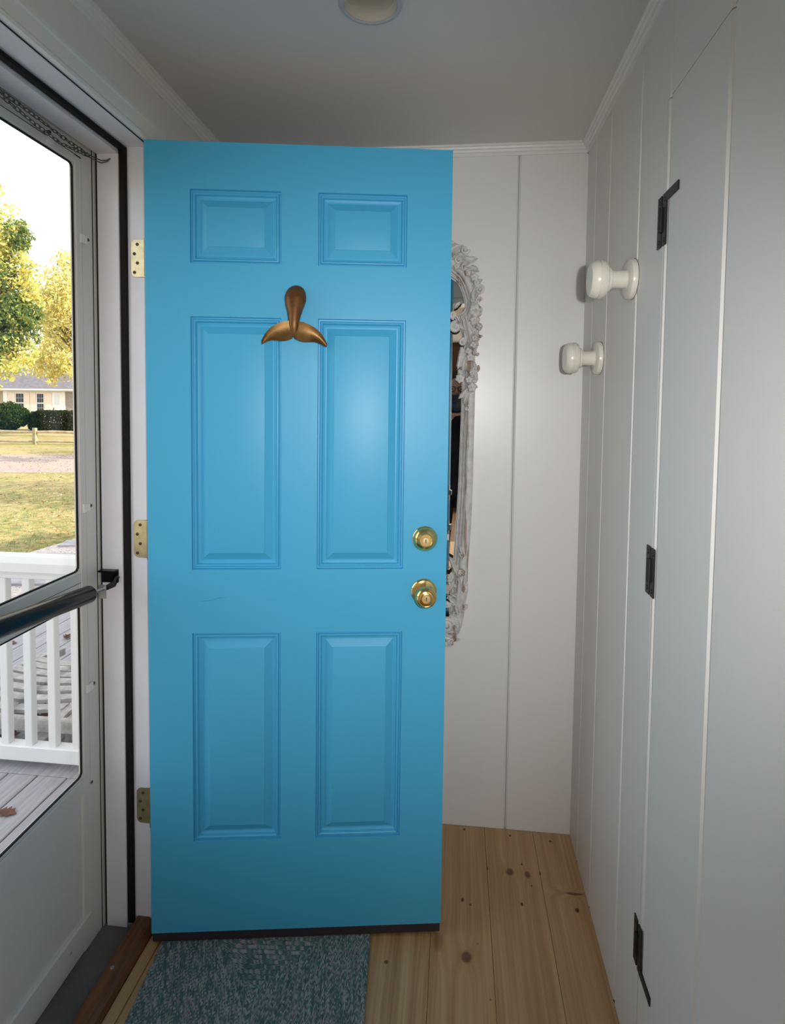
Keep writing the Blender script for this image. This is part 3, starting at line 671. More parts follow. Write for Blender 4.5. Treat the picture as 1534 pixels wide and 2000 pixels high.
out = [(-.19, 1.965), (-.12, 1.955), (-.06, 1.93), (-.012, 1.893), (.025, 1.855), (.052, 1.80), (.062, 1.745), (.062, 1.72), (.062, 1.708), (.062, 1.70), (.062, 1.69), (.062, 1.668), (.06, 1.65), (.058, 1.63), (.057, 1.618), (.056, 1.6), (.057, 1.569), (.059, 1.456), (.058, 1.3), (.057, 1.159), (.054, 1.03), (.047, .908), (.044, .8), (.028, .687), (.0, .655), (-.08, .635), (-.19, .630)]
prof = [(0, .002), (0, .016), (.06, .024), (.22, .031), (.40, .032), (.52, .028), (.58, .016), (.62, .016), (.65, .026), (.71, .028), (.75, .018), (.80, .017), (.84, .023), (.91, .024), (.94, .016), (1, .015), (1, .008)]
bm = bm_new(); G = []
def cat4(P4, n=5):
    o_ = []
    for i in range(len(P4)-1):
        a, b, c, d = P4[max(i-1, 0)], P4[i], P4[i+1], P4[min(i+2, len(P4)-1)]
        for k in range(n):
            t = k/n; o_.append(tuple(.5*((2*b[j])+(-a[j]+c[j])*t+(2*a[j]-5*b[j]+4*c[j]-d[j])*t*t+(-a[j]+3*b[j]-3*c[j]+d[j])*t**3) for j in (0, 1)))
    return o_+[P4[-1]]
full = list(zip(cat4(out), cat4(inn))); full += [((2*MXC-a[0], a[1]), (2*MXC-b[0], b[1])) for a, b in reversed(full[1:-1])]
for a, b in full: G.append([bm.verts.new((a[0]+(b[0]-a[0])*t, YF-.001-h, a[1]+(b[1]-a[1])*t)) for t, h in prof])
for i in range(len(G)):
    p, q = G[i], G[(i+1) % len(G)]
    for k in range(len(prof)-1): bm.faces.new((p[k], p[k+1], q[k+1], q[k]))
bmesh.ops.recalc_face_normals(bm, faces=bm.faces[:])
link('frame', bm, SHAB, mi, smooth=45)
bm = bm_new(); vv = [bm.verts.new((b[0], YF-.011, b[1])) for a, b in full]
f = bm.faces.new(vv); bmesh.ops.triangulate(bm, faces=[f])
bmesh.ops.recalc_face_normals(bm, faces=bm.faces[:])
link('mirror_glass', bm, MIRROR, mi, smooth=0, label='silvered mirror glass')
def q2(px, py): return (-.02+(px-885)/601., 1.931-(py-475)/606.)
YO = YF-.037
def scroll(bm, c, r, a0, turns, sgn, w, y=YO):
    pts = []; rad = []; n = int(18*turns)+2
    for k in range(n):
        t = k/(n-1); a = a0+sgn*2*PI*turns*t; rr = r*(1-t*.82)
        pts.append((c[0]+rr*math.cos(a), y-.004*t, c[1]+rr*math.sin(a))); rad.append(w*(1-.45*t))
    tube(bm, pts, rad, 7); blob(bm, (c[0], y-.005, c[1]), (w*.9, w*.9, w*.9), u=8, v=6)
def leaf(bm, a, b, w, y=YO, lift=.008, bend=0):  # pointed leaf with a sunken mid rib
    a = Vector((a[0], 0, a[1])); b = Vector((b[0], 0, b[1])); d = b-a; nrm = Vector((-d.z, 0, d.x)).normalized()
    n = 7; rows = []
    for i in range(n+1):
        t = i/n; ww = w*math.sin(PI*min(1, .12+t*.88))**.8*(1-.15*math.sin(t*PI*5)); c = a+d*t+nrm*bend*math.sin(PI*t)
        row = []
        for s, hh in ((-1, 0), (-.55, .9), (0, .45), (.55, .9), (1, 0)):
            p = c+nrm*s*ww; row.append(bm.verts.new((p.x, y+.008-lift*(hh*.9+.35*math.sin(PI*t)), p.z)))
        rows.append(row)
    for p, q in zip(rows, rows[1:]):
        for k in range(4): bm.faces.new((p[k], p[k+1], q[k+1], q[k]))
def flower(bm, c, r, y=YO, n=5, a0=0.3):
    for k in range(n):
        a = a0+2*PI*k/n; m = Matrix.Rotation(-a, 3, 'Y')
        blob(bm, (c[0]+r*.5*math.cos(a), y-.003, c[1]+r*.5*math.sin(a)), (r*.55, .0060, r*.48), m, 8, 6)
    blob(bm, (c[0], y-.006, c[1]), (r*.28, .006, r*.28), None, 8, 6)
orn = []
def add(kind, *a): orn.append((kind, a))
P = q2
LF = lambda x0, y0, x1, y1, w, bend=0: add('leaf', P(x0, y0), P(x1, y1), w/601., bend/601.)
SC = lambda x, y, r, a0, t, s, w: add('scroll', P(x, y), r/601., a0, t, s, w/601.)
FL = lambda x, y, r, n=5: add('flower', P(x, y), r/601., n)
LF(872,478,892,474,6,2); LF(878,492,905,478,7,3); SC(908,487,8,0,1.2,-1,3); LF(893,500,918,488,6); LF(905,502,933,503,7,-3); SC(897,506,7,2,1.3,1,2.6); FL(893,519,6); LF(888,520,903,512,5); SC(907,519,5,1,1,1,2.2)
LF(900,522,922,530,6,2); FL(914,531,7); LF(915,520,936,528,6,2); FL(927,540,8); LF(920,545,940,545,5); FL(931,550,6); SC(937,563,9,2.4,1.5,-1,3.2); LF(926,575,937,552,5,3); LF(927,560,930,590,6,-3); SC(936,583,6,0,1.2,1,2.4)
FL(931,603,13,6); FL(926,603,8); FL(929,622,10); LF(920,600,918,625,4); LF(935,625,941,640,6); FL(937,634,7,4); LF(921,632,938,648,6); LF(926,640,934,668,6,3); FL(930,655,7); FL(927,668,7,4); LF(930,660,937,670,4)
SC(889,611,7,-1.4,1.4,-1,3.2); SC(893,634,10,1.4,1.5,1,4.2); LF(890,598,905,585,4,2); SC(908,663,7,1.2,1.3,1,3); LF(908,640,914,668,4,2); LF(896,622,912,640,5,-2)
LF(905,672,906,700,7,3); LF(910,676,902,704,6,-2); LF(906,690,898,716,6); FL(918,680,7,4); FL(922,692,8); LF(916,700,920,722,6); LF(912,695,908,722,5); SC(932,714,7,1,1.2,-1,2.8); LF(925,712,935,735,5,2); FL(926,722,6); FL(903,733,9,6); LF(900,716,909,728,6); FL(920,735,7); LF(914,730,922,745,5); FL(926,750,9); LF(918,752,900,772,6,2); LF(922,758,912,785,5,-2); SC(917,790,6,1.2,.9,-1,2.2); LF(932,728,936,738,4)
LF(898,1108,887,1082,5,-2); LF(905,1118,896,1090,5,2); FL(912,1113,8,6); SC(914,1078,6,2.5,.9,1,2); LF(906,1060,914,1090,4,3); LF(900,1100,908,1125,5); SC(887,1124,9,1.2,1.5,-1,3.4); LF(888,1132,894,1152,6,2); LF(897,1128,893,1150,5)
LF(904,1185,917,1118,9,-7); LF(902,1180,908,1124,6,-4); LF(906,1190,917,1142,7,4); SC(918,1146,6,1.6,1.2,-1,2.8); LF(910,1165,920,1136,4); SC(918,1181,6,.6,1.3,-1,2.6); LF(906,1188,920,1168,5,2); FL(889,1164,5,4); SC(885,1177,7,.4,1.4,-1,3.2); LF(888,1168,905,1185,5,3); LF(902,1178,908,1200,6); LF(891,1200,908,1235,7,7); LF(890,1195,903,1215,4); FL(893,1201,4,4)
for k in range(7): LF(900+k*1.2,1207+k*4.5,909-k*.2,1205+k*4.5,2.2)
SC(885,1221,15,.2,1.7,1,5); LF(880,1240,906,1232,5,4); LF(875,1245,900,1250,6,2); LF(892,1262,906,1243,5,3); SC(894,1254,6,.5,1.1,1,2.4); SC(878,1262,8,0,1.3,1,2.8); LF(868,1255,880,1246,5)
_r = random.Random(11)
def clutter(x0, y0, x1, y1, n, half):           # small carved foliage packed between the larger motifs
    for k in range(n):
        t = _r.random(); x = x0+(x1-x0)*t+_r.uniform(-half, half); y = y0+(y1-y0)*t+_r.uniform(-half, half); a = _r.uniform(0, 2*PI); l = _r.uniform(7, 13)
        LF(x-l/2*math.cos(a), y-l/2*math.sin(a), x+l/2*math.cos(a), y+l/2*math.sin(a), _r.uniform(2.6, 4.4), _r.uniform(-2, 2))
clutter(880, 486, 925, 522, 16, 9); clutter(916, 520, 936, 560, 12, 7); clutter(930, 570, 932, 650, 20, 8); clutter(928, 640, 930, 690, 10, 6); clutter(900, 672, 922, 700, 8, 6); clutter(924, 700, 926, 770, 12, 7); clutter(900, 1110, 908, 1190, 16, 8); clutter(896, 1190, 900, 1250, 10, 7); clutter(870, 1250, 895, 1258, 6, 6)
for kind, a in orn:
    for mir in (0, 1):
        bm = bm_new()
        if kind == 'leaf': leaf(bm, a[0], a[1], a[2], bend=a[3])
        elif kind == 'scroll': scroll(bm, a[0], a[1], a[2], a[3], a[4], a[5])
        else: flower(bm, a[0], a[1], n=a[2])
        if mir:
            for v in bm.verts: v.co.x = 2*MXC-v.co.x
        bmesh.ops.recalc_face_normals(bm, faces=bm.faces[:])
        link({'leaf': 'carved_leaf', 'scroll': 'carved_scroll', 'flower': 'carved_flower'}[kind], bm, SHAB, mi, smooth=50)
bm = bm_new(); flower(bm, (MXC, 1.965), .03, n=7)
for k in range(-3, 4): leaf(bm, (MXC, 1.94), (MXC+.05*math.sin(k*.45), 1.955+.055*math.cos(k*.45)), .012)
link('carved_crest', bm, SHAB, mi, smooth=50)


# ------------------------------------------------------------------ deck and railing
DZ = -.27
dk = root('deck', (-3, 2, DZ), label='weathered grey plank deck outside the storm door', cat='deck', kind='structure')
x = -1.0; k = 0
while x > -6.2:
    bx('board', (x-.139, x-.003, -1.5, 2.405, DZ-.03, DZ), DECKW, dk, bev=.003)
    bx('board', (x-.139+.02, x-.003+.02, 2.552, 4.55, DZ-.03, DZ), DECKW, dk, bev=.003); x -= .142
bx('border_board', (-6.2, -.90, 2.409, 2.548, DZ-.03, DZ), DECKW, dk, bev=.003)
bx('rim_board', (-6.2, -.90, 4.552, 4.59, DZ-.3, DZ), GREYW, dk); bx('joists', (-6.15, -.95, -1.4, 4.54, DZ-.3, DZ-.035), GAP, dk)
rg = root('porch_railing', (-2, 2.47, DZ), label='white vinyl railing with square balusters across the deck', cat='railing')
RY = 2.47
bm = prism(bm_new(), [(RY-.045, .650), (RY-.045, .690), (RY-.040, .700), (RY-.030, .716), (RY-.020, .722), (RY+.020, .722), (RY+.030, .716), (RY+.040, .700), (RY+.045, .690), (RY+.045, .650)], 'x', -4.4, -.93)
link('top_rail', bm, VINYL, rg, smooth=25); bx('sub_rail', (-4.4, -.93, RY-.022, RY+.022, .612, .652), VINYL, rg, bev=.003)
bx('bottom_rail', (-4.4, -.93, RY-.030, RY+.030, -.235, -.165), VINYL, rg, bev=.004)
for k in range(29):
    xx = -1.115-k*.1165
    b = bx('baluster', (xx-.019, xx+.019, RY-.019, RY+.019, -.166, .613), VINYL, rg, bev=.003)
for xx in (-1.6, -3.0): link('plug', lathe(bm_new(), [(0, .006), (.001, .0055), (.0012, 0)], (xx, RY-.030, -.2), (0, -1, 0), 10), STEEL, rg)
bx('post', (-4.52, -4.40, RY-.06, RY+.06, DZ, .78), VINYL, rg, bev=.006)
for xx in (-2.2, -3.6): bx('foot_block', (xx-.02, xx+.02, RY-.02, RY+.02, DZ, -.235), VINYL, rg)
# slatted cedar seat beyond the railing
sl = root('slatted_seat', (-2.05, 2.85, DZ), R(3), label='low weathered cedar seat with curved slats beyond the railing', cat='seat')
SZ = DZ+.172
for k in range(7):
    y0 = 2.625+k*.084; z0 = SZ+.020+.020*math.sin(PI*k/6)-.01*k/6
    bm = bm_new(); 
    for i in range(6):
        xa, xb2 = -2.43+i*.0905, -2.43+(i+1)*.0905
        za = z0-.022*math.sin(PI*i/6); zb2 = z0-.022*math.sin(PI*(i+1)/6)
        vs = [bm.verts.new(c) for c in ((xa, y0, za), (xb2, y0, zb2), (xb2, y0+.055, zb2), (xa, y0+.055, za), (xa, y0, za-.018), (xb2, y0, zb2-.018), (xb2, y0+.055, zb2-.018), (xa, y0+.055, za-.018))]
        for f in ((0, 1, 2, 3), (4, 7, 6, 5), (0, 4, 5, 1), (1, 5, 6, 2), (2, 6, 7, 3), (3, 7, 4, 0)): bm.faces.new([vs[q] for q in f])
    bmesh.ops.remove_doubles(bm, verts=bm.verts[:], dist=1e-4)
    link('slat', bm, GREYW, sl, smooth=20)
for xx in (-2.45, -1.868):
    prismz = [(2.57, SZ-.06), (2.57, SZ+.005), (2.62, SZ+.012), (2.90, SZ+.022), (3.16, SZ+.004), (3.42, SZ-.04), (3.42, SZ-.08), (3.12, SZ-.06), (2.85, SZ-.045)]
    link('side_rail', prism(bm_new(), prismz, 'x', xx-.022, xx+.022), GREYW, sl, smooth=0)
bx('front_apron', (-2.475, -1.70, 2.535, 2.568, SZ-.055, SZ+.012), GREYW, sl, bev=.006)
for xx, yy in ((-2.490, 2.62), (-1.828, 2.62), (-2.490, 3.30), (-1.828, 3.30)):
    bx('leg', (xx-.016, xx+.016, yy-.04, yy+.04, DZ, SZ-.005 if yy < 3 else SZ-.05), GREYW, sl, bev=.003)
bm = bm_new(); box(bm, -2.00, -1.93, 2.525, 2.95, DZ, DZ+.07, bev=.004)
pk = link('timber', bm, GREYW, label='short grey squared timber lying on the deck under the slatted seat', cat='timber')
# dry leaves blown onto the deck
LEAF = mat('dry_leaf', (.16, .062, .028), .75, var=.4, vscale=30)
def dry_leaf(x, y, z, s, rz, curl, label):
    bm = bm_new(); half = []
    prof = [(0, .02), (.12, .10), (.22, .28), (.30, .16), (.42, .36), (.52, .20), (.66, .30), (.78, .14), (1, .01)]
    for t, w in prof:
        half.append((t-.5, w))
    L = []; C = []; Rr = []
    for t, w in half:
        zc = curl*(t*t)*1.2
        C.append(bm.verts.new((t*s, 0, zc*s+.004))); L.append(bm.verts.new((t*s, w*s, zc*s+w*curl*s*1.3+.004))); Rr.append(bm.verts.new((t*s, -w*s, zc*s+w*curl*s*.9+.004)))
    for i in range(len(C)-1):
        bm.faces.new((C[i], C[i+1], L[i+1], L[i])); bm.faces.new((Rr[i], Rr[i+1], C[i+1], C[i]))
    tube(bm, [(-.5*s, 0, curl*.3*s+.004), (-.75*s, .03*s, curl*.5*s+.004)], .0012, 5)
    o = link('dry_leaf', bm, LEAF, smooth=0, label=label, cat='leaf', group='dry leaves on the deck')
    m = o.modifiers.new('thickness', 'SOLIDIFY'); m.thickness = .0012
    o.location = (x, y, z); o.rotation_euler = (0, 0, rz)
for i, (x, y, s, r, c, lab) in enumerate([
    (-2.33, 2.90, .10, .3, .5, 'curled brown leaf at the left, behind the second gap of the railing'), (-2.16, 2.84, .10, 1.0, .6, 'curled brown leaf on the deck in the middle railing gap'),
    (-2.24, 2.76, .07, 2.0, .3, 'small dark leaf just behind the bottom rail'), (-2.20, 2.665, .10, .4, .5, 'brown leaf lying against the bottom rail of the railing'),
    (-3.06, 3.72, .11, .2, .2, 'flat brown leaf far out on the deck'), (-2.73, 3.87, .08, 1.7, .6, 'round curled leaf farthest out on the deck, by the right baluster'),
    (-1.80, 2.16, .085, -.1, .15, 'small brown leaf on the boards between the railing and the storm door'), (-2.40, 2.72, .07, .9, .5, 'brown leaf on the deck beside the timber end'), (-1.90, 2.95, .08, 2.4, .5, 'brown leaf under the slatted seat')]):
    dry_leaf(x, y, DZ, s, r, c, lab)

# ------------------------------------------------------------------ garden
GZ = -.8
def groundmat():
    m = mat('leaf_strewn_lawn', (.2, .25, .08), .95, spec=.1); t = NT(m); b = t.n['Principled BSDF']
    g = t.n.new('ShaderNodeNewGeometry'); p = g.outputs['Position']
    a = t.ramp(t.noise(p, 6, 6), (.3, (.11, .15, .045)), (.5, (.26, .25, .09)), (.72, (.44, .34, .16)))
    lv = t.ramp(t.noise(p, 22, 4), (.52, (0, 0, 0)), (.62, (1, 1, 1))); big = t.ramp(t.noise(p, .45, 3), (.38, (0, 0, 0)), (.62, (1, 1, 1)))
    f = t.m('MULTIPLY', t.m('ADD', t.m('MULTIPLY', lv, .45), t.m('MULTIPLY', big, .55)), .9)
    t.L.new(t.mix(f, a, (.47, .35, .21, 1)), b.inputs['Base Color']); return m
LAWN = groundmat()
bm = bm_new()
gx = [-140+k*7 for k in range(25)]; gy = [-30+k*7 for k in range(24)]
V = [[bm.verts.new((x, y, GZ)) for y in gy] for x in gx]
for i in range(len(gx)-1):
    for j in range(len(gy)-1): bm.faces.new((V[i][j], V[i+1][j], V[i+1][j+1], V[i][j+1]))
gro = link('ground', bm, LAWN, smooth=0, label='leaf-strewn lawn sloping away beyond the deck', cat='lawn', kind='structure')
GRAV = mat('pale_shell_gravel', (.36, .29, .26), .95, var=.3, vscale=30)
bm = prism(bm_new(), [(-31, 13.5), (2, 19.5), (-1.0, 26.4), (-36, 17.5)], 'z', GZ-.05, GZ+.012)
link('driveway', bm, GRAV, smooth=0, label='pale gravel drive crossing the lawn beyond the deck', cat='driveway', kind='structure')
pt = root('garden_path', (-5.6, 7.7, GZ), label='shell gravel path with grey timber steps beside the lawn', cat='path', kind='structure')
link('gravel_bed', prism(bm_new(), [(-5.05, 5.7), (-6.15, 7.35), (-6.0, 8.75), (-2.0, 10.0), (-2.0, 5.6)], 'z', GZ-.05, GZ+.03), mat('broken_shell_gravel', (.60, .54, .50), .9, var=.35, vscale=25), pt, smooth=0)
def beam(a, b, w, z0, z1, name, m, par):
    d = (Vector(b)-Vector(a)).normalized(); n = Vector((-d.y, d.x))*w/2; a = Vector(a); b = Vector(b)
    return link(name, prism(bm_new(), [tuple(a+n), tuple(b+n), tuple(b-n), tuple(a-n)], 'z', z0, z1), m, par, smooth=0)
TIE = mat('grey_landscape_tie', (.40, .39, .42), .85, var=.25, vscale=6)
beam((-5.95, 8.35), (-2.2, 9.4), .36, GZ, GZ+.06, 'step', TIE, pt); beam((-5.95, 7.56), (-2.2, 8.1), .30, GZ, GZ+.06, 'step', TIE, pt); beam((-5.6, 6.45), (-2.2, 7.0), .3, GZ, GZ+.06, 'step', TIE, pt)
# leaf and grass litter
def quads(name, pts, m, parent=None, **k):       # pts: (centre, size, axis u, axis v)
    vs = []; fs = []
    for c, s, u, v in pts:
        n = len(vs); vs += [c-u*s-v*s*.25, c-v*s*.62, c+u*s+v*s*.2, c+v*s*.62]; fs.append((n, n+1, n+2, n+3))
    me = bpy.data.meshes.new(name); me.from_pydata([tuple(v) for v in vs], [], fs); me.materials.append(m)
    o = bpy.data.objects.new(name, me); COL.objects.link(o)
    if parent is not None: me.transform(MW[parent.name].inverted()); o.parent = parent; MW[name] = MW[parent.name]
    return tag(o, **k)
def leafmat(name, *stops, trans=.45):
    m = bpy.data.materials.new(name); m.use_nodes = True; t = NT(m); t.n.remove(t.n['Principled BSDF'])
    g = t.n.new('ShaderNodeNewGeometry'); col = t.ramp(g.outputs['Random Per Island'], *stops)
    d = t.n.new('ShaderNodeBsdfDiffuse'); r = t.n.new('ShaderNodeBsdfTranslucent'); x = t.n.new('ShaderNodeMixShader'); x.inputs[0].default_value = trans
    t.L.new(col, d.inputs[0]); t.L.new(col, r.inputs[0]); t.L.new(d.outputs[0], x.inputs[1]); t.L.new(r.outputs[0], x.inputs[2]); t.L.new(x.outputs[0], t.n['Material Output'].inputs[0]); return m
YEL = leafmat('yellow_autumn_leaves', (0, (.60, .42, .12)), (.2, (.84, .70, .18)), (.5, (.92, .86, .38)), (.72, (.66, .70, .24)), (1, (.28, .38, .12)))
YELP = leafmat('pale_yellow_leaves', (0, (.66, .50, .18)), (.3, (.90, .80, .30)), (.65, (.95, .90, .55)), (.85, (.62, .66, .28)), (1, (.34, .42, .18)))
GRN = leafmat('green_oak_leaves', (0, (.10, .17, .06)), (.45, (.18, .26, .09)), (.75, (.30, .36, .12)), (1, (.62, .52, .12)))
DGR = leafmat('shaded_shrub_leaves', (0, (.012, .02, .010)), (.6, (.028, .040, .016)), (1, (.055, .065, .025)), trans=.25)  # leaf colours darkened to carry the shade on the hedge
BUSHM = leafmat('mid_green_shrub_leaves', (0, (.018, .042, .012)), (.6, (.04, .075, .02)), (1, (.11, .13, .03)), trans=.3)
LIT = leafmat('fallen_leaves', (0, (.22, .10, .04)), (.4, (.45, .26, .10)), (.8, (.62, .48, .22)), (1, (.6, .5, .4)), trans=.1)
rnd = random.Random(3)
def rv():
    while True:
        v = Vector((rnd.uniform(-1, 1), rnd.uniform(-1, 1), rnd.uniform(-1, 1)))
        if .05 < v.length < 1: return v
pts = []
for k in range(7000):
    D = rnd.uniform(6, 30); a = rnd.uniform(.35, 1.0); c = Vector((-D*math.sin(a), D*math.cos(a), GZ+.02))
    pts.append((c, rnd.uniform(.018, .042), Vector((rnd.uniform(-1, 1), rnd.uniform(-1, 1), rnd.uniform(-.2, .4))).normalized(), Vector((rnd.uniform(-1, 1), rnd.uniform(-1, 1), rnd.uniform(-.2, .4))).normalized()))
quads('leaf_litter', pts, LIT, gro, label='scattered brown and yellow fallen leaves', kind='stuff')
GRASS = leafmat('grass_blades', (0, (.10, .17, .04)), (.5, (.20, .26, .07)), (1, (.40, .36, .13)), trans=.3)
pts = []
for k in range(16000):
    D = rnd.uniform(6.5, 17); a = rnd.uniform(.4, .95); c = Vector((-D*math.sin(a), D*math.cos(a), GZ+.025))
    if c.x > -5.0-.0*(c.y) and 5.5 < c.y < 10: continue
    u = Vector((rnd.uniform(-.5, .5), rnd.uniform(-.5, .5), 1)).normalized(); pts.append((c, rnd.uniform(.012, .028), u, Vector((rnd.uniform(-1, 1), rnd.uniform(-1, 1), 0)).normalized()*.3))
quads('grass', pts, GRASS, gro, kind='stuff')
BARK = mat('grey_bark', (.16, .13, .11), .95, var=.4, vscale=4)
def crown_pts(lobes, n, size):
    tot = sum(r**2 for _, r in lobes); out_ = []
    for c, r in lobes:
        sub = [(Vector(c)+rv()*r*.8, r*rnd.uniform(.25, .5)) for _ in range(16)]
        for k in range(int(n*r*r/tot)):
            cc, rr = sub[rnd.randrange(16)]; v = rv(); p = cc+v.normalized()*rr*(rnd.random()**.35)
            out_.append((p, size*rnd.uniform(.6, 1.2), rv().normalized(), rv().normalized()))
    return out_
def tree(name, trunk, lobes, label, size=.13, r0=.3):
    t = root(name, trunk, label=label, cat='tree', group='autumn trees beyond the fence')
    top = max(lobes[0], key=lambda q: q[0][2]) if False else None
    allc = [c for L_s, _, _ in lobes for c, _ in L_s]
    mean = sum((Vector(c) for c in allc), Vector())/len(allc)
    base = Vector(trunk)
    link('trunk', tube(bm_new(), [base-Vector((0, 0, .1)), base+Vector((.05, 0, 1.2)), base.lerp(mean, .55)+Vector((0, 0, .2)), mean], [r0*1.25, r0, r0*.75, r0*.35], 10), BARK, t)
    fork = base.lerp(mean, .55)
    for c in allc:
        mid = fork.lerp(Vector(c), .5)+Vector((0, 0, .4))
        link('branch', tube(bm_new(), [fork, mid, Vector(c), Vector(c)+(Vector(c)-fork).normalized()*.8], [r0*.45, r0*.28, r0*.12, .015], 7), BARK, t)
    for L_s, m, n in lobes: quads('foliage', crown_pts(L_s, n, size), m, t, kind='stuff')
    return t
tree('autumn_tree', (-25.6, 28.2, GZ), [
    ([((-24.7, 27.96, 9.2), 2.7), ((-23.2, 28.2, 10.3), 1.3), ((-22.75, 28.1, 8.3), 1.5), ((-22.2, 27.9, 3.9), 1.25), ((-24.1, 27.7, 3.0), 1.7), ((-21.75, 28.2, 6.9), 1.1), ((-24.76, 28.2, 12.4), 1.8), ((-23.2, 27.6, 7.4), 1.3)], YEL, 12000),
    ([((-23.6, 27.6, 5.7), 2.3), ((-22.4, 28.0, 5.4), 1.4), ((-22.9, 27.7, 7.6), 1.2), ((-23.9, 27.6, 9.0), 1.6), ((-22.8, 27.6, 4.2), 1.0), ((-22.0, 27.9, 9.6), .8), ((-21.7, 28.0, 5.6), .9)], GRN, 19000)], 'large yellow and green tree spreading in front of the cottage at the left', .115, .34)
tree('autumn_tree', (-21.0, 34.2, GZ), [([((-24.2, 34.0, 8.2), 1.5), ((-23.4, 34.0, 6.5), 2.0), ((-23.7, 33.8, 4.4), 1.5), ((-22.8, 34.2, 9.4), 1.6), ((-21.5, 34.2, 7.2), 3.2), ((-24.6, 33.8, 5.9), 1.1), ((-24.9, 33.6, 3.9), 1.2), ((-23.6, 33.6, 3.3), 1.2), ((-22.4, 33.6, 3.6), 1.5), ((-25.2, 33.9, 7.4), 1.1)], YELP, 19000)], 'loose yellow tree with bare branches beside the storm door stile', .115, .28)
tree('autumn_tree', (-50, 73, GZ), [([((-48, 71, 10.2), 5.5), ((-42, 72, 10), 5)], YEL, 5000)], 'distant yellow tree behind the cottage roof at the right', .3, .5)
tree('autumn_tree', (-68, 76, GZ), [([((-66, 77, 9.5), 6.5), ((-75, 76, 11), 7)], GRN, 6000)], 'distant green tree behind the cottage roof at the left', .3, .5)
tree('autumn_tree', (-3.2, 21.0, GZ), [([((-3.2, 21, 6.6), 1.6), ((-2.0, 22.4, 8), 1.4), ((-4, 19.4, 7.4), 1.3)], YEL, 2600)], 'yellow tree throwing long shadows across the gravel drive', .12, .28)
tree('autumn_tree', (-1.0, 34.0, GZ), [([((-1, 34, 7), 2.5), ((1, 34, 9), 2.5)], GRN, 3500)], 'green tree shading the lawn before the split rail fence', .13, .28)
tree('autumn_tree', (1.6, 12.6, GZ), [([((1.2, 12.2, 5.0), 1.7), ((2.2, 13.6, 6.4), 1.7), ((.6, 11.4, 6.6), 1.3)], GRN, 3600)], 'green tree close to the house shading the near lawn', .13, .24)
def shrub(name, c, r, n, m, label, boxy=False, size=.085):
    t = root(name, (c[0], c[1], GZ), label=label, cat='shrub')
    pts = []
    for k in range(n):
        v = rv(); v = v.normalized()*(v.length**.45)
        if boxy: v = Vector([max(-.8, min(.8, q*1.25))/.8 for q in v])
        p = Vector((c[0]+v.x*r[0], c[1]+v.y*r[1], GZ+r[2]+v.z*r[2]*(1+.12*math.sin(v.x*9))))
        pts.append((p, size*rnd.uniform(.6, 1.4), rv().normalized(), rv().normalized()))
    quads('foliage', pts, m, t, kind='stuff')
    for k in range(5): link('stem', tube(bm_new(), [(c[0], c[1], GZ-.05), (c[0]+rnd.uniform(-.6, .6)*r[0], c[1]+rnd.uniform(-.5, .5)*r[1], GZ+r[2]*1.5)], [.04, .015], 6), BARK, t)
shrub('shrub', (-33.3, 40.7), (1.75, 1.2, 1.02), 9500, BUSHM, 'rounded green shrub at the left before the cottage')
shrub('hedge', (-29.6, 41.2), (1.75, .8, .70), 9500, DGR, 'dark clipped hedge below the cottage windows', True)
shrub('shrub', (-26.4, 42.6), (.9, .8, .8), 4500, DGR, 'dark shrub at the right end of the hedge')
shrub('shrub', (-37.6, 42.0), (1.6, 1.1, 1.1), 5000, BUSHM, 'green shrub left of the rounded one, by the cottage end wall')
# split rail fence
WOODF = mat('split_cedar', (.42, .33, .22), .85, var=.3, vscale=5)
fr = Vector((math.cos(yaw), math.sin(yaw), 0)); fp = Vector((-21.2, 27.8, GZ))
fe = root('split_rail_fence', tuple(fp), label='split rail cedar fence across the lawn before the cottage', cat='fence')
for k in range(-3, 3):
    c = fp+fr*2.95*k
    link('post', prism(bm_new(), [(c.x-.09, c.y-.07), (c.x+.08, c.y-.09), (c.x+.09, c.y+.07), (c.x-.07, c.y+.09)], 'z', GZ, GZ+.84), WOODF, fe, smooth=0)
    if k < 2:
        e = c+fr*2.95
        for z, s in ((.64, .07), (.16, .06)):
            link('rail', tube(bm_new(), [c+Vector((0, 0, z)), c.lerp(e, .3)+Vector((0, .03, z+.01)), c.lerp(e, .7)+Vector((0, -.02, z-.005)), e+Vector((0, 0, z))], [s*.8, s, s*.95, s*.8], 6), WOODF, fe, smooth=20)
# cottage
ct = root('cottage', (-41.0, 53.9, GZ), yaw, label='white and shingled cottage with grey roof beyond the fence', cat='house')
HW = mat('cottage_white', (.80, .74, .70), .7); SHUT = mat('pale_pink_shutter', (.82, .70, .62), .7); TRIMW = mat('cottage_trim', (.85, .83, .82), .6)
def shingle(name, c1, c2, rows):
    m = mat(name, c1, .9); t = NT(m); tc_ = t.n.new('ShaderNodeTexCoord'); br = t.n.new('ShaderNodeTexBrick'); mp = t.n.new('ShaderNodeMapping'); mp.inputs['Rotation'].default_value = (R(90), 0, 0)
    t.L.new(tc_.outputs['Object'], mp.inputs[0]); t.L.new(mp.outputs[0], br.inputs[0]); br.inputs['Scale'].default_value = rows; br.inputs['Color1'].default_value = (*c1, 1); br.inputs['Color2'].default_value = (*c2, 1); br.inputs['Mortar'].default_value = (*[q*.45 for q in c1], 1)
    t.L.new(br.outputs[0], t.n['Principled BSDF'].inputs['Base Color']); return m
SHG = shingle('grey_wall_shingles', (.30, .27, .25), (.40, .36, .33), 3.5); SHT = shingle('tan_wall_shingles', (.42, .33, .22), (.5, .4, .28), 3.5)
ROOFM = mat('grey_roof_shingles', (.17, .16, .185), .9, var=.2, vscale=3)
def cb(name, d, m, par=ct, **k): return link(name, box(bm_new(), *d), m, par, local=True, smooth=0, **k)
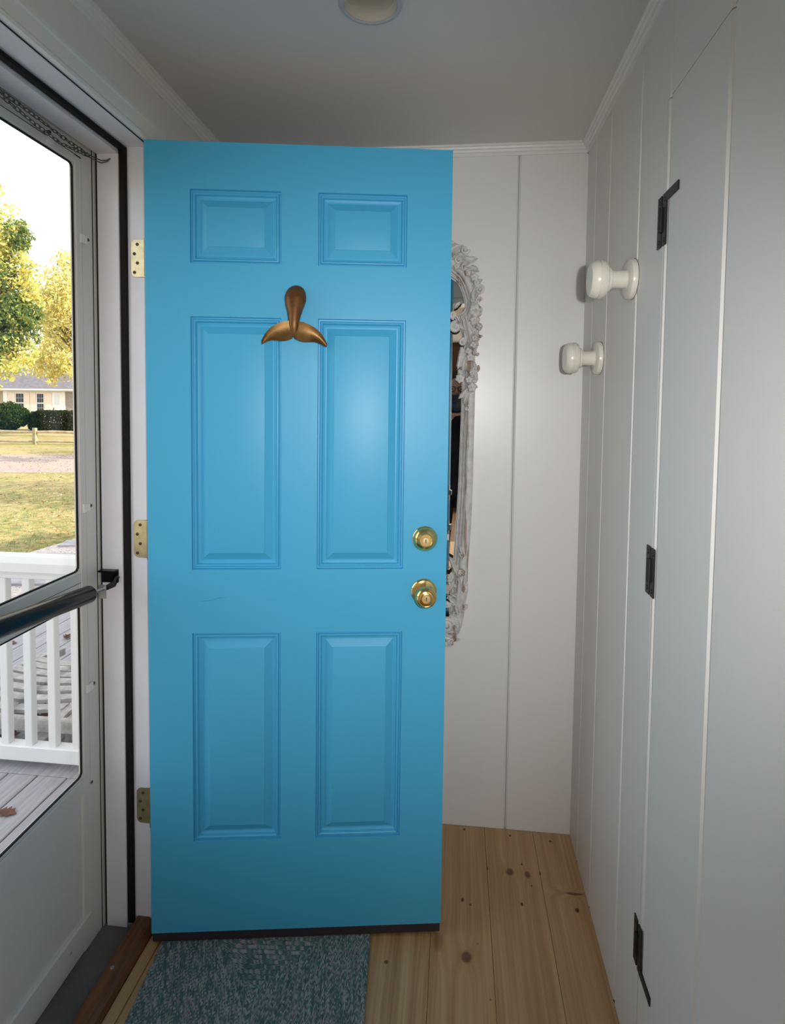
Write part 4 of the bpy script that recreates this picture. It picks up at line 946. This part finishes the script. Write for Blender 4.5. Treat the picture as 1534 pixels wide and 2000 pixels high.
cb('wall', (-3.1, 2.9, 0, 7, 0, 3.46), HW, label='white board front wall'); cb('wall', (-10, -3.1, .02, 7, 0, 3.46), SHT, label='tan shingled wall'); cb('wall', (2.9, 10, .02, 7, 0, 3.46), SHG, label='grey shingled wall')
link('roof', prism(bm_new(), [(-.45, 3.30), (3.5, 6.9), (7.45, 3.30), (7.2, 3.30), (3.5, 6.6), (-.2, 3.30)], 'x', -10.4, 10.4), ROOFM, ct, local=True, smooth=0)
link('gable', prism(bm_new(), [(0.05, 3.4), (3.5, 6.6), (6.95, 3.4)], 'x', -9.9, 9.9), HW, ct, local=True, smooth=0)
cb('frieze', (-10, 10, -.06, .0, 3.12, 3.46), TRIMW); cb('gutter', (-10.4, 10.4, -.5, -.38, 3.22, 3.36), TRIMW)
for a, b in ((-3.1, -2.72), (2.62, 2.95)): cb('corner_board', (a, b, -.05, .06, 0, 3.3), TRIMW)
PANE = mat('dark_window_pane', (.02, .025, .03), .08)
for a, b in ((-1.86, -1.10), (.2, .85)):
    w = cb('window', (a-.07, b+.07, -.04, .03, 1.0, 2.98), TRIMW)
    n = 3
    for z0, z1 in ((1.08, 1.94), (2.02, 2.90)):
        for i in range(n):
            for j in range(2):
                q = (b-a)/n; h = (z1-z0)/2
                cb('pane', (a+i*q+.012, a+(i+1)*q-.012, -.05, -.035, z0+j*h+.012, z0+(j+1)*h-.012), PANE, w)
for a, b in ((-2.56, -1.96), (-.98, -.52), (-.46, .08), (.98, 1.60)):
    s = cb('shutter', (a, b, -.06, 0, .95, 3.04), SHUT)
    for k in range(4): cb('batten', (a+.03+k*(b-a)/4, a-.01+(k+1)*(b-a)/4, -.075, -.055, 1.0, 2.99), SHUT, s)
dr = cb('front_door', (1.78, 2.54, -.05, .02, .35, 2.95), TRIMW)
cb('door_glass', (1.90, 2.42, -.065, -.045, 1.45, 2.82), mat('white_curtain_glass', (.68, .70, .72), .3), dr); cb('door_panel', (1.90, 2.42, -.07, -.045, .5, 1.3), HW, dr); cb('handle', (1.84, 1.87, -.12, -.05, 1.3, 1.55), IRON, dr)
cb('door_casing', (1.70, 2.62, -.03, .03, .3, 3.06), TRIMW); 
# the rest of this house: roof that shades the deck
rf = root('roof', (2, 0, 2.4), label='gable roof of the house overhead', cat='roof', kind='structure')
link('roof_slab', prism(bm_new(), [(-1.35, 2.46), (1.0, 4.2), (3.35, 2.46), (3.3, 2.40), (1.0, 4.05), (-1.3, 2.40)], 'y', -9, 8.5), mat('dark_asphalt_shingle', (.10, .10, .10), .9), rf, smooth=0)
link('attic_floor', box(bm_new(), -1.25, 3.3, -8.8, 8.3, 2.30, 2.40), WHITE_L, rf, smooth=0)
bm = bm_new(); box(bm, XL-.1, 3.1, YF+.12, 8.3, -.9, 2.30); link('house_block', bm, mat('house_shingle', (.45, .43, .4), .9), rf, smooth=0)
bm = bm_new(); box(bm, XL-.09, 3.1, -8.5, YF+.11, -.85, -.065); link('foundation', bm, mat('concrete', (.35, .35, .34), .9), rf, smooth=0)

# ------------------------------------------------------------------ the photographer, seen in the mirror
SKIN = mat('skin', (.58, .33, .24), .5); HAIR = mat('dark_brown_hair', (.035, .02, .014), .6, bump=.6, bscale=120); BLK = mat('black_fleece', (.012, .012, .014), .9); NAVY = mat('dark_trousers', (.02, .022, .035), .9); SHOE = mat('black_shoe', (.015, .015, .015), .5)
def caps(bm, a, b, ra, rb, seg=10):
    a = Vector(a); b = Vector(b); tube(bm, [a, b], [ra, rb], seg)
    blob(bm, a, (ra,)*3, None, seg, 7); blob(bm, b, (rb,)*3, None, seg, 7)
def chain_caps(bm, ps, rs):
    for (a, b), (ra, rb) in zip(zip(ps, ps[1:]), zip(rs, rs[1:])): caps(bm, a, b, ra, rb)
PY = -.33
sh = {-1: Vector((-.165, PY, 1.312)), 1: Vector((.165, PY, 1.312))}
el = {-1: Vector((-.235, PY+.02, 1.085)), 1: Vector((.245, PY+.02, 1.085))}
wrs = {-1: Vector((-.055, -.085, 1.325)), 1: Vector((.075, -.145, 1.315))}
bm = bm_new(); HC = Vector((.0, -.262, 1.535))
blob(bm, HC+Vector((0, -.012, .018)), (.074, .094, .096), None, 20, 14); blob(bm, HC+Vector((0, .022, -.055)), (.056, .066, .066), None, 16, 12)   # skull, jaw
blob(bm, HC+Vector((0, .072, -.105)), (.022, .016, .016)); blob(bm, HC+Vector((0, .080, .012)), (.058, .012, .012)); blob(bm, HC+Vector((0, .100, -.026)), (.012, .014, .013)); tube(bm, [HC+Vector((0, .082, .012)), HC+Vector((0, .100, -.022))], [.008, .011], 8)
for s in (-1, 1):
    blob(bm, HC+Vector((s*.075, -.005, -.010)), (.010, .020, .031)); blob(bm, HC+Vector((s*.042, .066, -.032)), (.022, .018, .016))
    chain_caps(bm, [sh[s], el[s], wrs[s]], [.050, .038, .026]); chain_caps(bm, [(s*.09, PY, .86), (s*.10, PY+.01, .47), (s*.105, PY-.01, .09)], [.082, .055, .038]); blob(bm, (s*.108, PY+.06, .045), (.042, .12, .038))
blob(bm, HC+Vector((0, .088, -.068)), (.024, .010, .005)); blob(bm, HC+Vector((0, .086, -.076)), (.020, .010, .006))
caps(bm, HC+Vector((0, -.035, -.09)), (0, PY, 1.36), .052, .056); chain_caps(bm, [sh[-1], sh[1]], [.055, .055])
blob(bm, (0, PY, 1.22), (.165, .105, .17), None, 18, 12); blob(bm, (0, PY, 1.02), (.140, .098, .16), None, 18, 12); blob(bm, (0, PY, .89), (.160, .108, .12), None, 18, 12)
# left hand under the lens, fingers up its far side
blob(bm, (-.012, -.040, 1.360), (.042, .030, .013)); chain_caps(bm, [wrs[-1], (-.025, -.058, 1.352)], [.024, .018])
for k, (yy, ln) in enumerate(((-.068, .85), (-.053, 1.0), (-.038, 1.05), (-.024, .95))):
    chain_caps(bm, [(.012, yy*.9-.005, 1.360), (.042, yy, 1.372), (.0525, yy, 1.372+.028*ln), (.047, yy, 1.372+.050*ln)], [.0095, .0088, .0080, .0068])
chain_caps(bm, [(-.035, -.060, 1.360), (-.053, -.050, 1.382), (-.0515, -.036, 1.408), (-.046, -.026, 1.426)], [.012, .0108, .0098, .0082])
# right hand round the camera grip
blob(bm, (.088, -.120, 1.352), (.020, .038, .040)); chain_caps(bm, [wrs[1], (.080, -.128, 1.335)], [.024, .020])
for k, (zz, ln) in enumerate(((1.382, .9), (1.364, 1.0), (1.346, 1.0), (1.329, .85))):
    chain_caps(bm, [(.090, -.095, zz), (.082, -.066, zz), (.066, -.056, zz), (.052, -.058, zz)], [.0095, .0088, .008, .0068])
chain_caps(bm, [(.082, -.140, 1.365), (.066, -.152, 1.382), (.048, -.151, 1.396), (.034, -.149, 1.404)], [.012, .0108, .0095, .008])
pr = link('person', bm, SKIN, smooth=0, label='photographer in black holding a camera, reflected in the wall mirror', cat='person')
def skin(o, vox, it=4):
    r = o.modifiers.new('join', 'REMESH'); r.mode = 'VOXEL'; r.voxel_size = vox; r.use_smooth_shade = True
    q = o.modifiers.new('soften', 'SMOOTH'); q.factor = .5; q.iterations = it
skin(pr, .0055, 3)
def cloth(name, bm, m, vox=.011):
    o = link(name, bm, m, pr, local=True, smooth=0); skin(o, vox, 4); return o
bm = bm_new()
for s in (-1, 1): chain_caps(bm, [sh[s], el[s], el[s].lerp(wrs[s], .86)], [.068, .053, .040])
chain_caps(bm, [sh[-1]+Vector((0, 0, -.005)), sh[1]+Vector((0, 0, -.005))], [.070, .070]); caps(bm, (0, PY+.005, 1.36), (0, PY+.03, 1.385), .074, .068)
blob(bm, (0, PY, 1.22), (.184, .124, .20), None, 18, 12); blob(bm, (0, PY, 1.09), (.172, .120, .19), None, 18, 12); blob(bm, (0, PY, .98), (.170, .122, .18), None, 18, 12); blob(bm, (0, PY, .90), (.176, .128, .11), None, 18, 12)
cloth('jacket', bm, BLK)
bm = bm_new()
for s in (-1, 1): chain_caps(bm, [(s*.09, PY, .86), (s*.10, PY+.01, .47), (s*.105, PY-.01, .08)], [.100, .074, .062])
blob(bm, (0, PY, .88), (.178, .125, .11), None, 18, 12); cloth('trousers', bm, NAVY)
for s in (-1, 1):
    bm = bm_new(); blob(bm, (s*.108, PY+.055, .046), (.050, .135, .048), None, 16, 10); bmesh.ops.bisect_plane(bm, geom=bm.verts[:]+bm.edges[:]+bm.faces[:], plane_co=(0, 0, .001), plane_no=(0, 0, -1), clear_outer=True)
    link('shoe', bm, SHOE, pr, local=True)
bm = bm_new()
blob(bm, HC+Vector((0, -.026, .034)), (.087, .099, .096), None, 24, 16); blob(bm, HC+Vector((0, -.072, -.045)), (.080, .055, .085), None, 20, 14)
for s in (-1, 1): blob(bm, HC+Vector((s*.074, -.030, -.040)), (.017, .040, .075), None, 14, 10)
cloth('hair', bm, HAIR, .006)
for s in (-1, 1):
    e = link('eye', blob(bm_new(), HC+Vector((s*.031, .077, -.004)), (.0125, .010, .0085), None, 14, 10), mat('eye_white', (.8, .8, .78), .2), pr, local=True)
    link('iris', blob(bm_new(), HC+Vector((s*.031, .0865, -.004)), (.0052, .0018, .0052), None, 12, 8), mat('iris', (.05, .03, .02), .2), e, local=True)
bm = bm_new()
for s in (-1, 1): tube(bm, [HC+Vector((s*.031+.024*math.cos(2*PI*k/16), .099, -.004+.018*math.sin(2*PI*k/16))) for k in range(17)], .0016, 6); tube(bm, [HC+Vector((s*.054, .098, .002)), HC+Vector((s*.077, .05, .004)), HC+Vector((s*.079, -.01, .0))], .0014, 6)
tube(bm, [HC+Vector((-.008, .100, .0)), HC+Vector((0, .104, .003)), HC+Vector((.008, .100, .0))], .0014, 6); link('glasses', bm, BLACKGLOSS, pr, local=True)
# camera in portrait hold
ca = root('photo_camera', (0, -.09, 1.419), label='black camera held upright by the photographer, reflected in the mirror', cat='camera')
CB = mat('black_camera_body', (.016, .016, .017), .45)
bx('body', (-.048, .052, -.128, -.085, 1.350, 1.492), CB, ca, bev=.006)
bx('viewfinder_hump', (.050, .078, -.130, -.078, 1.392, 1.452), CB, ca, bev=.006)
bx('grip', (-.020, .050, -.092, -.078, 1.350, 1.366), CB, ca, bev=.004)
ln = link('lens', lathe(bm_new(), [(0, .036), (.012, .038), (.014, .0365), (.030, .0365), (.032, .0385), (.056, .0385), (.058, .037), (.066, .037), (.066, .031), (.060, .030), (.058, .0)], (0, -.085, 1.419), (0, 1, 0), 36), CB, ca)
link('lens_glass', lathe(bm_new(), [(.058, .0295), (.0605, .02), (.0615, 0)], (0, -.085, 1.419), (0, 1, 0), 28), mat('coated_glass', (.01, .01, .02), .03), ln)
bx('lens_ring', (-.0375, .0375, -.053, -.052, 1.4185, 1.4195), STEEL, ln)
fh = bx('flash_head', (.078, .100, -.095, -.058, 1.415, 1.475), CB, ca, bev=.003); bx('flash_window', (.080, .098, -.058, -.0565, 1.428, 1.472), mat('flash_lens', (.8, .8, .78), .2), fh)
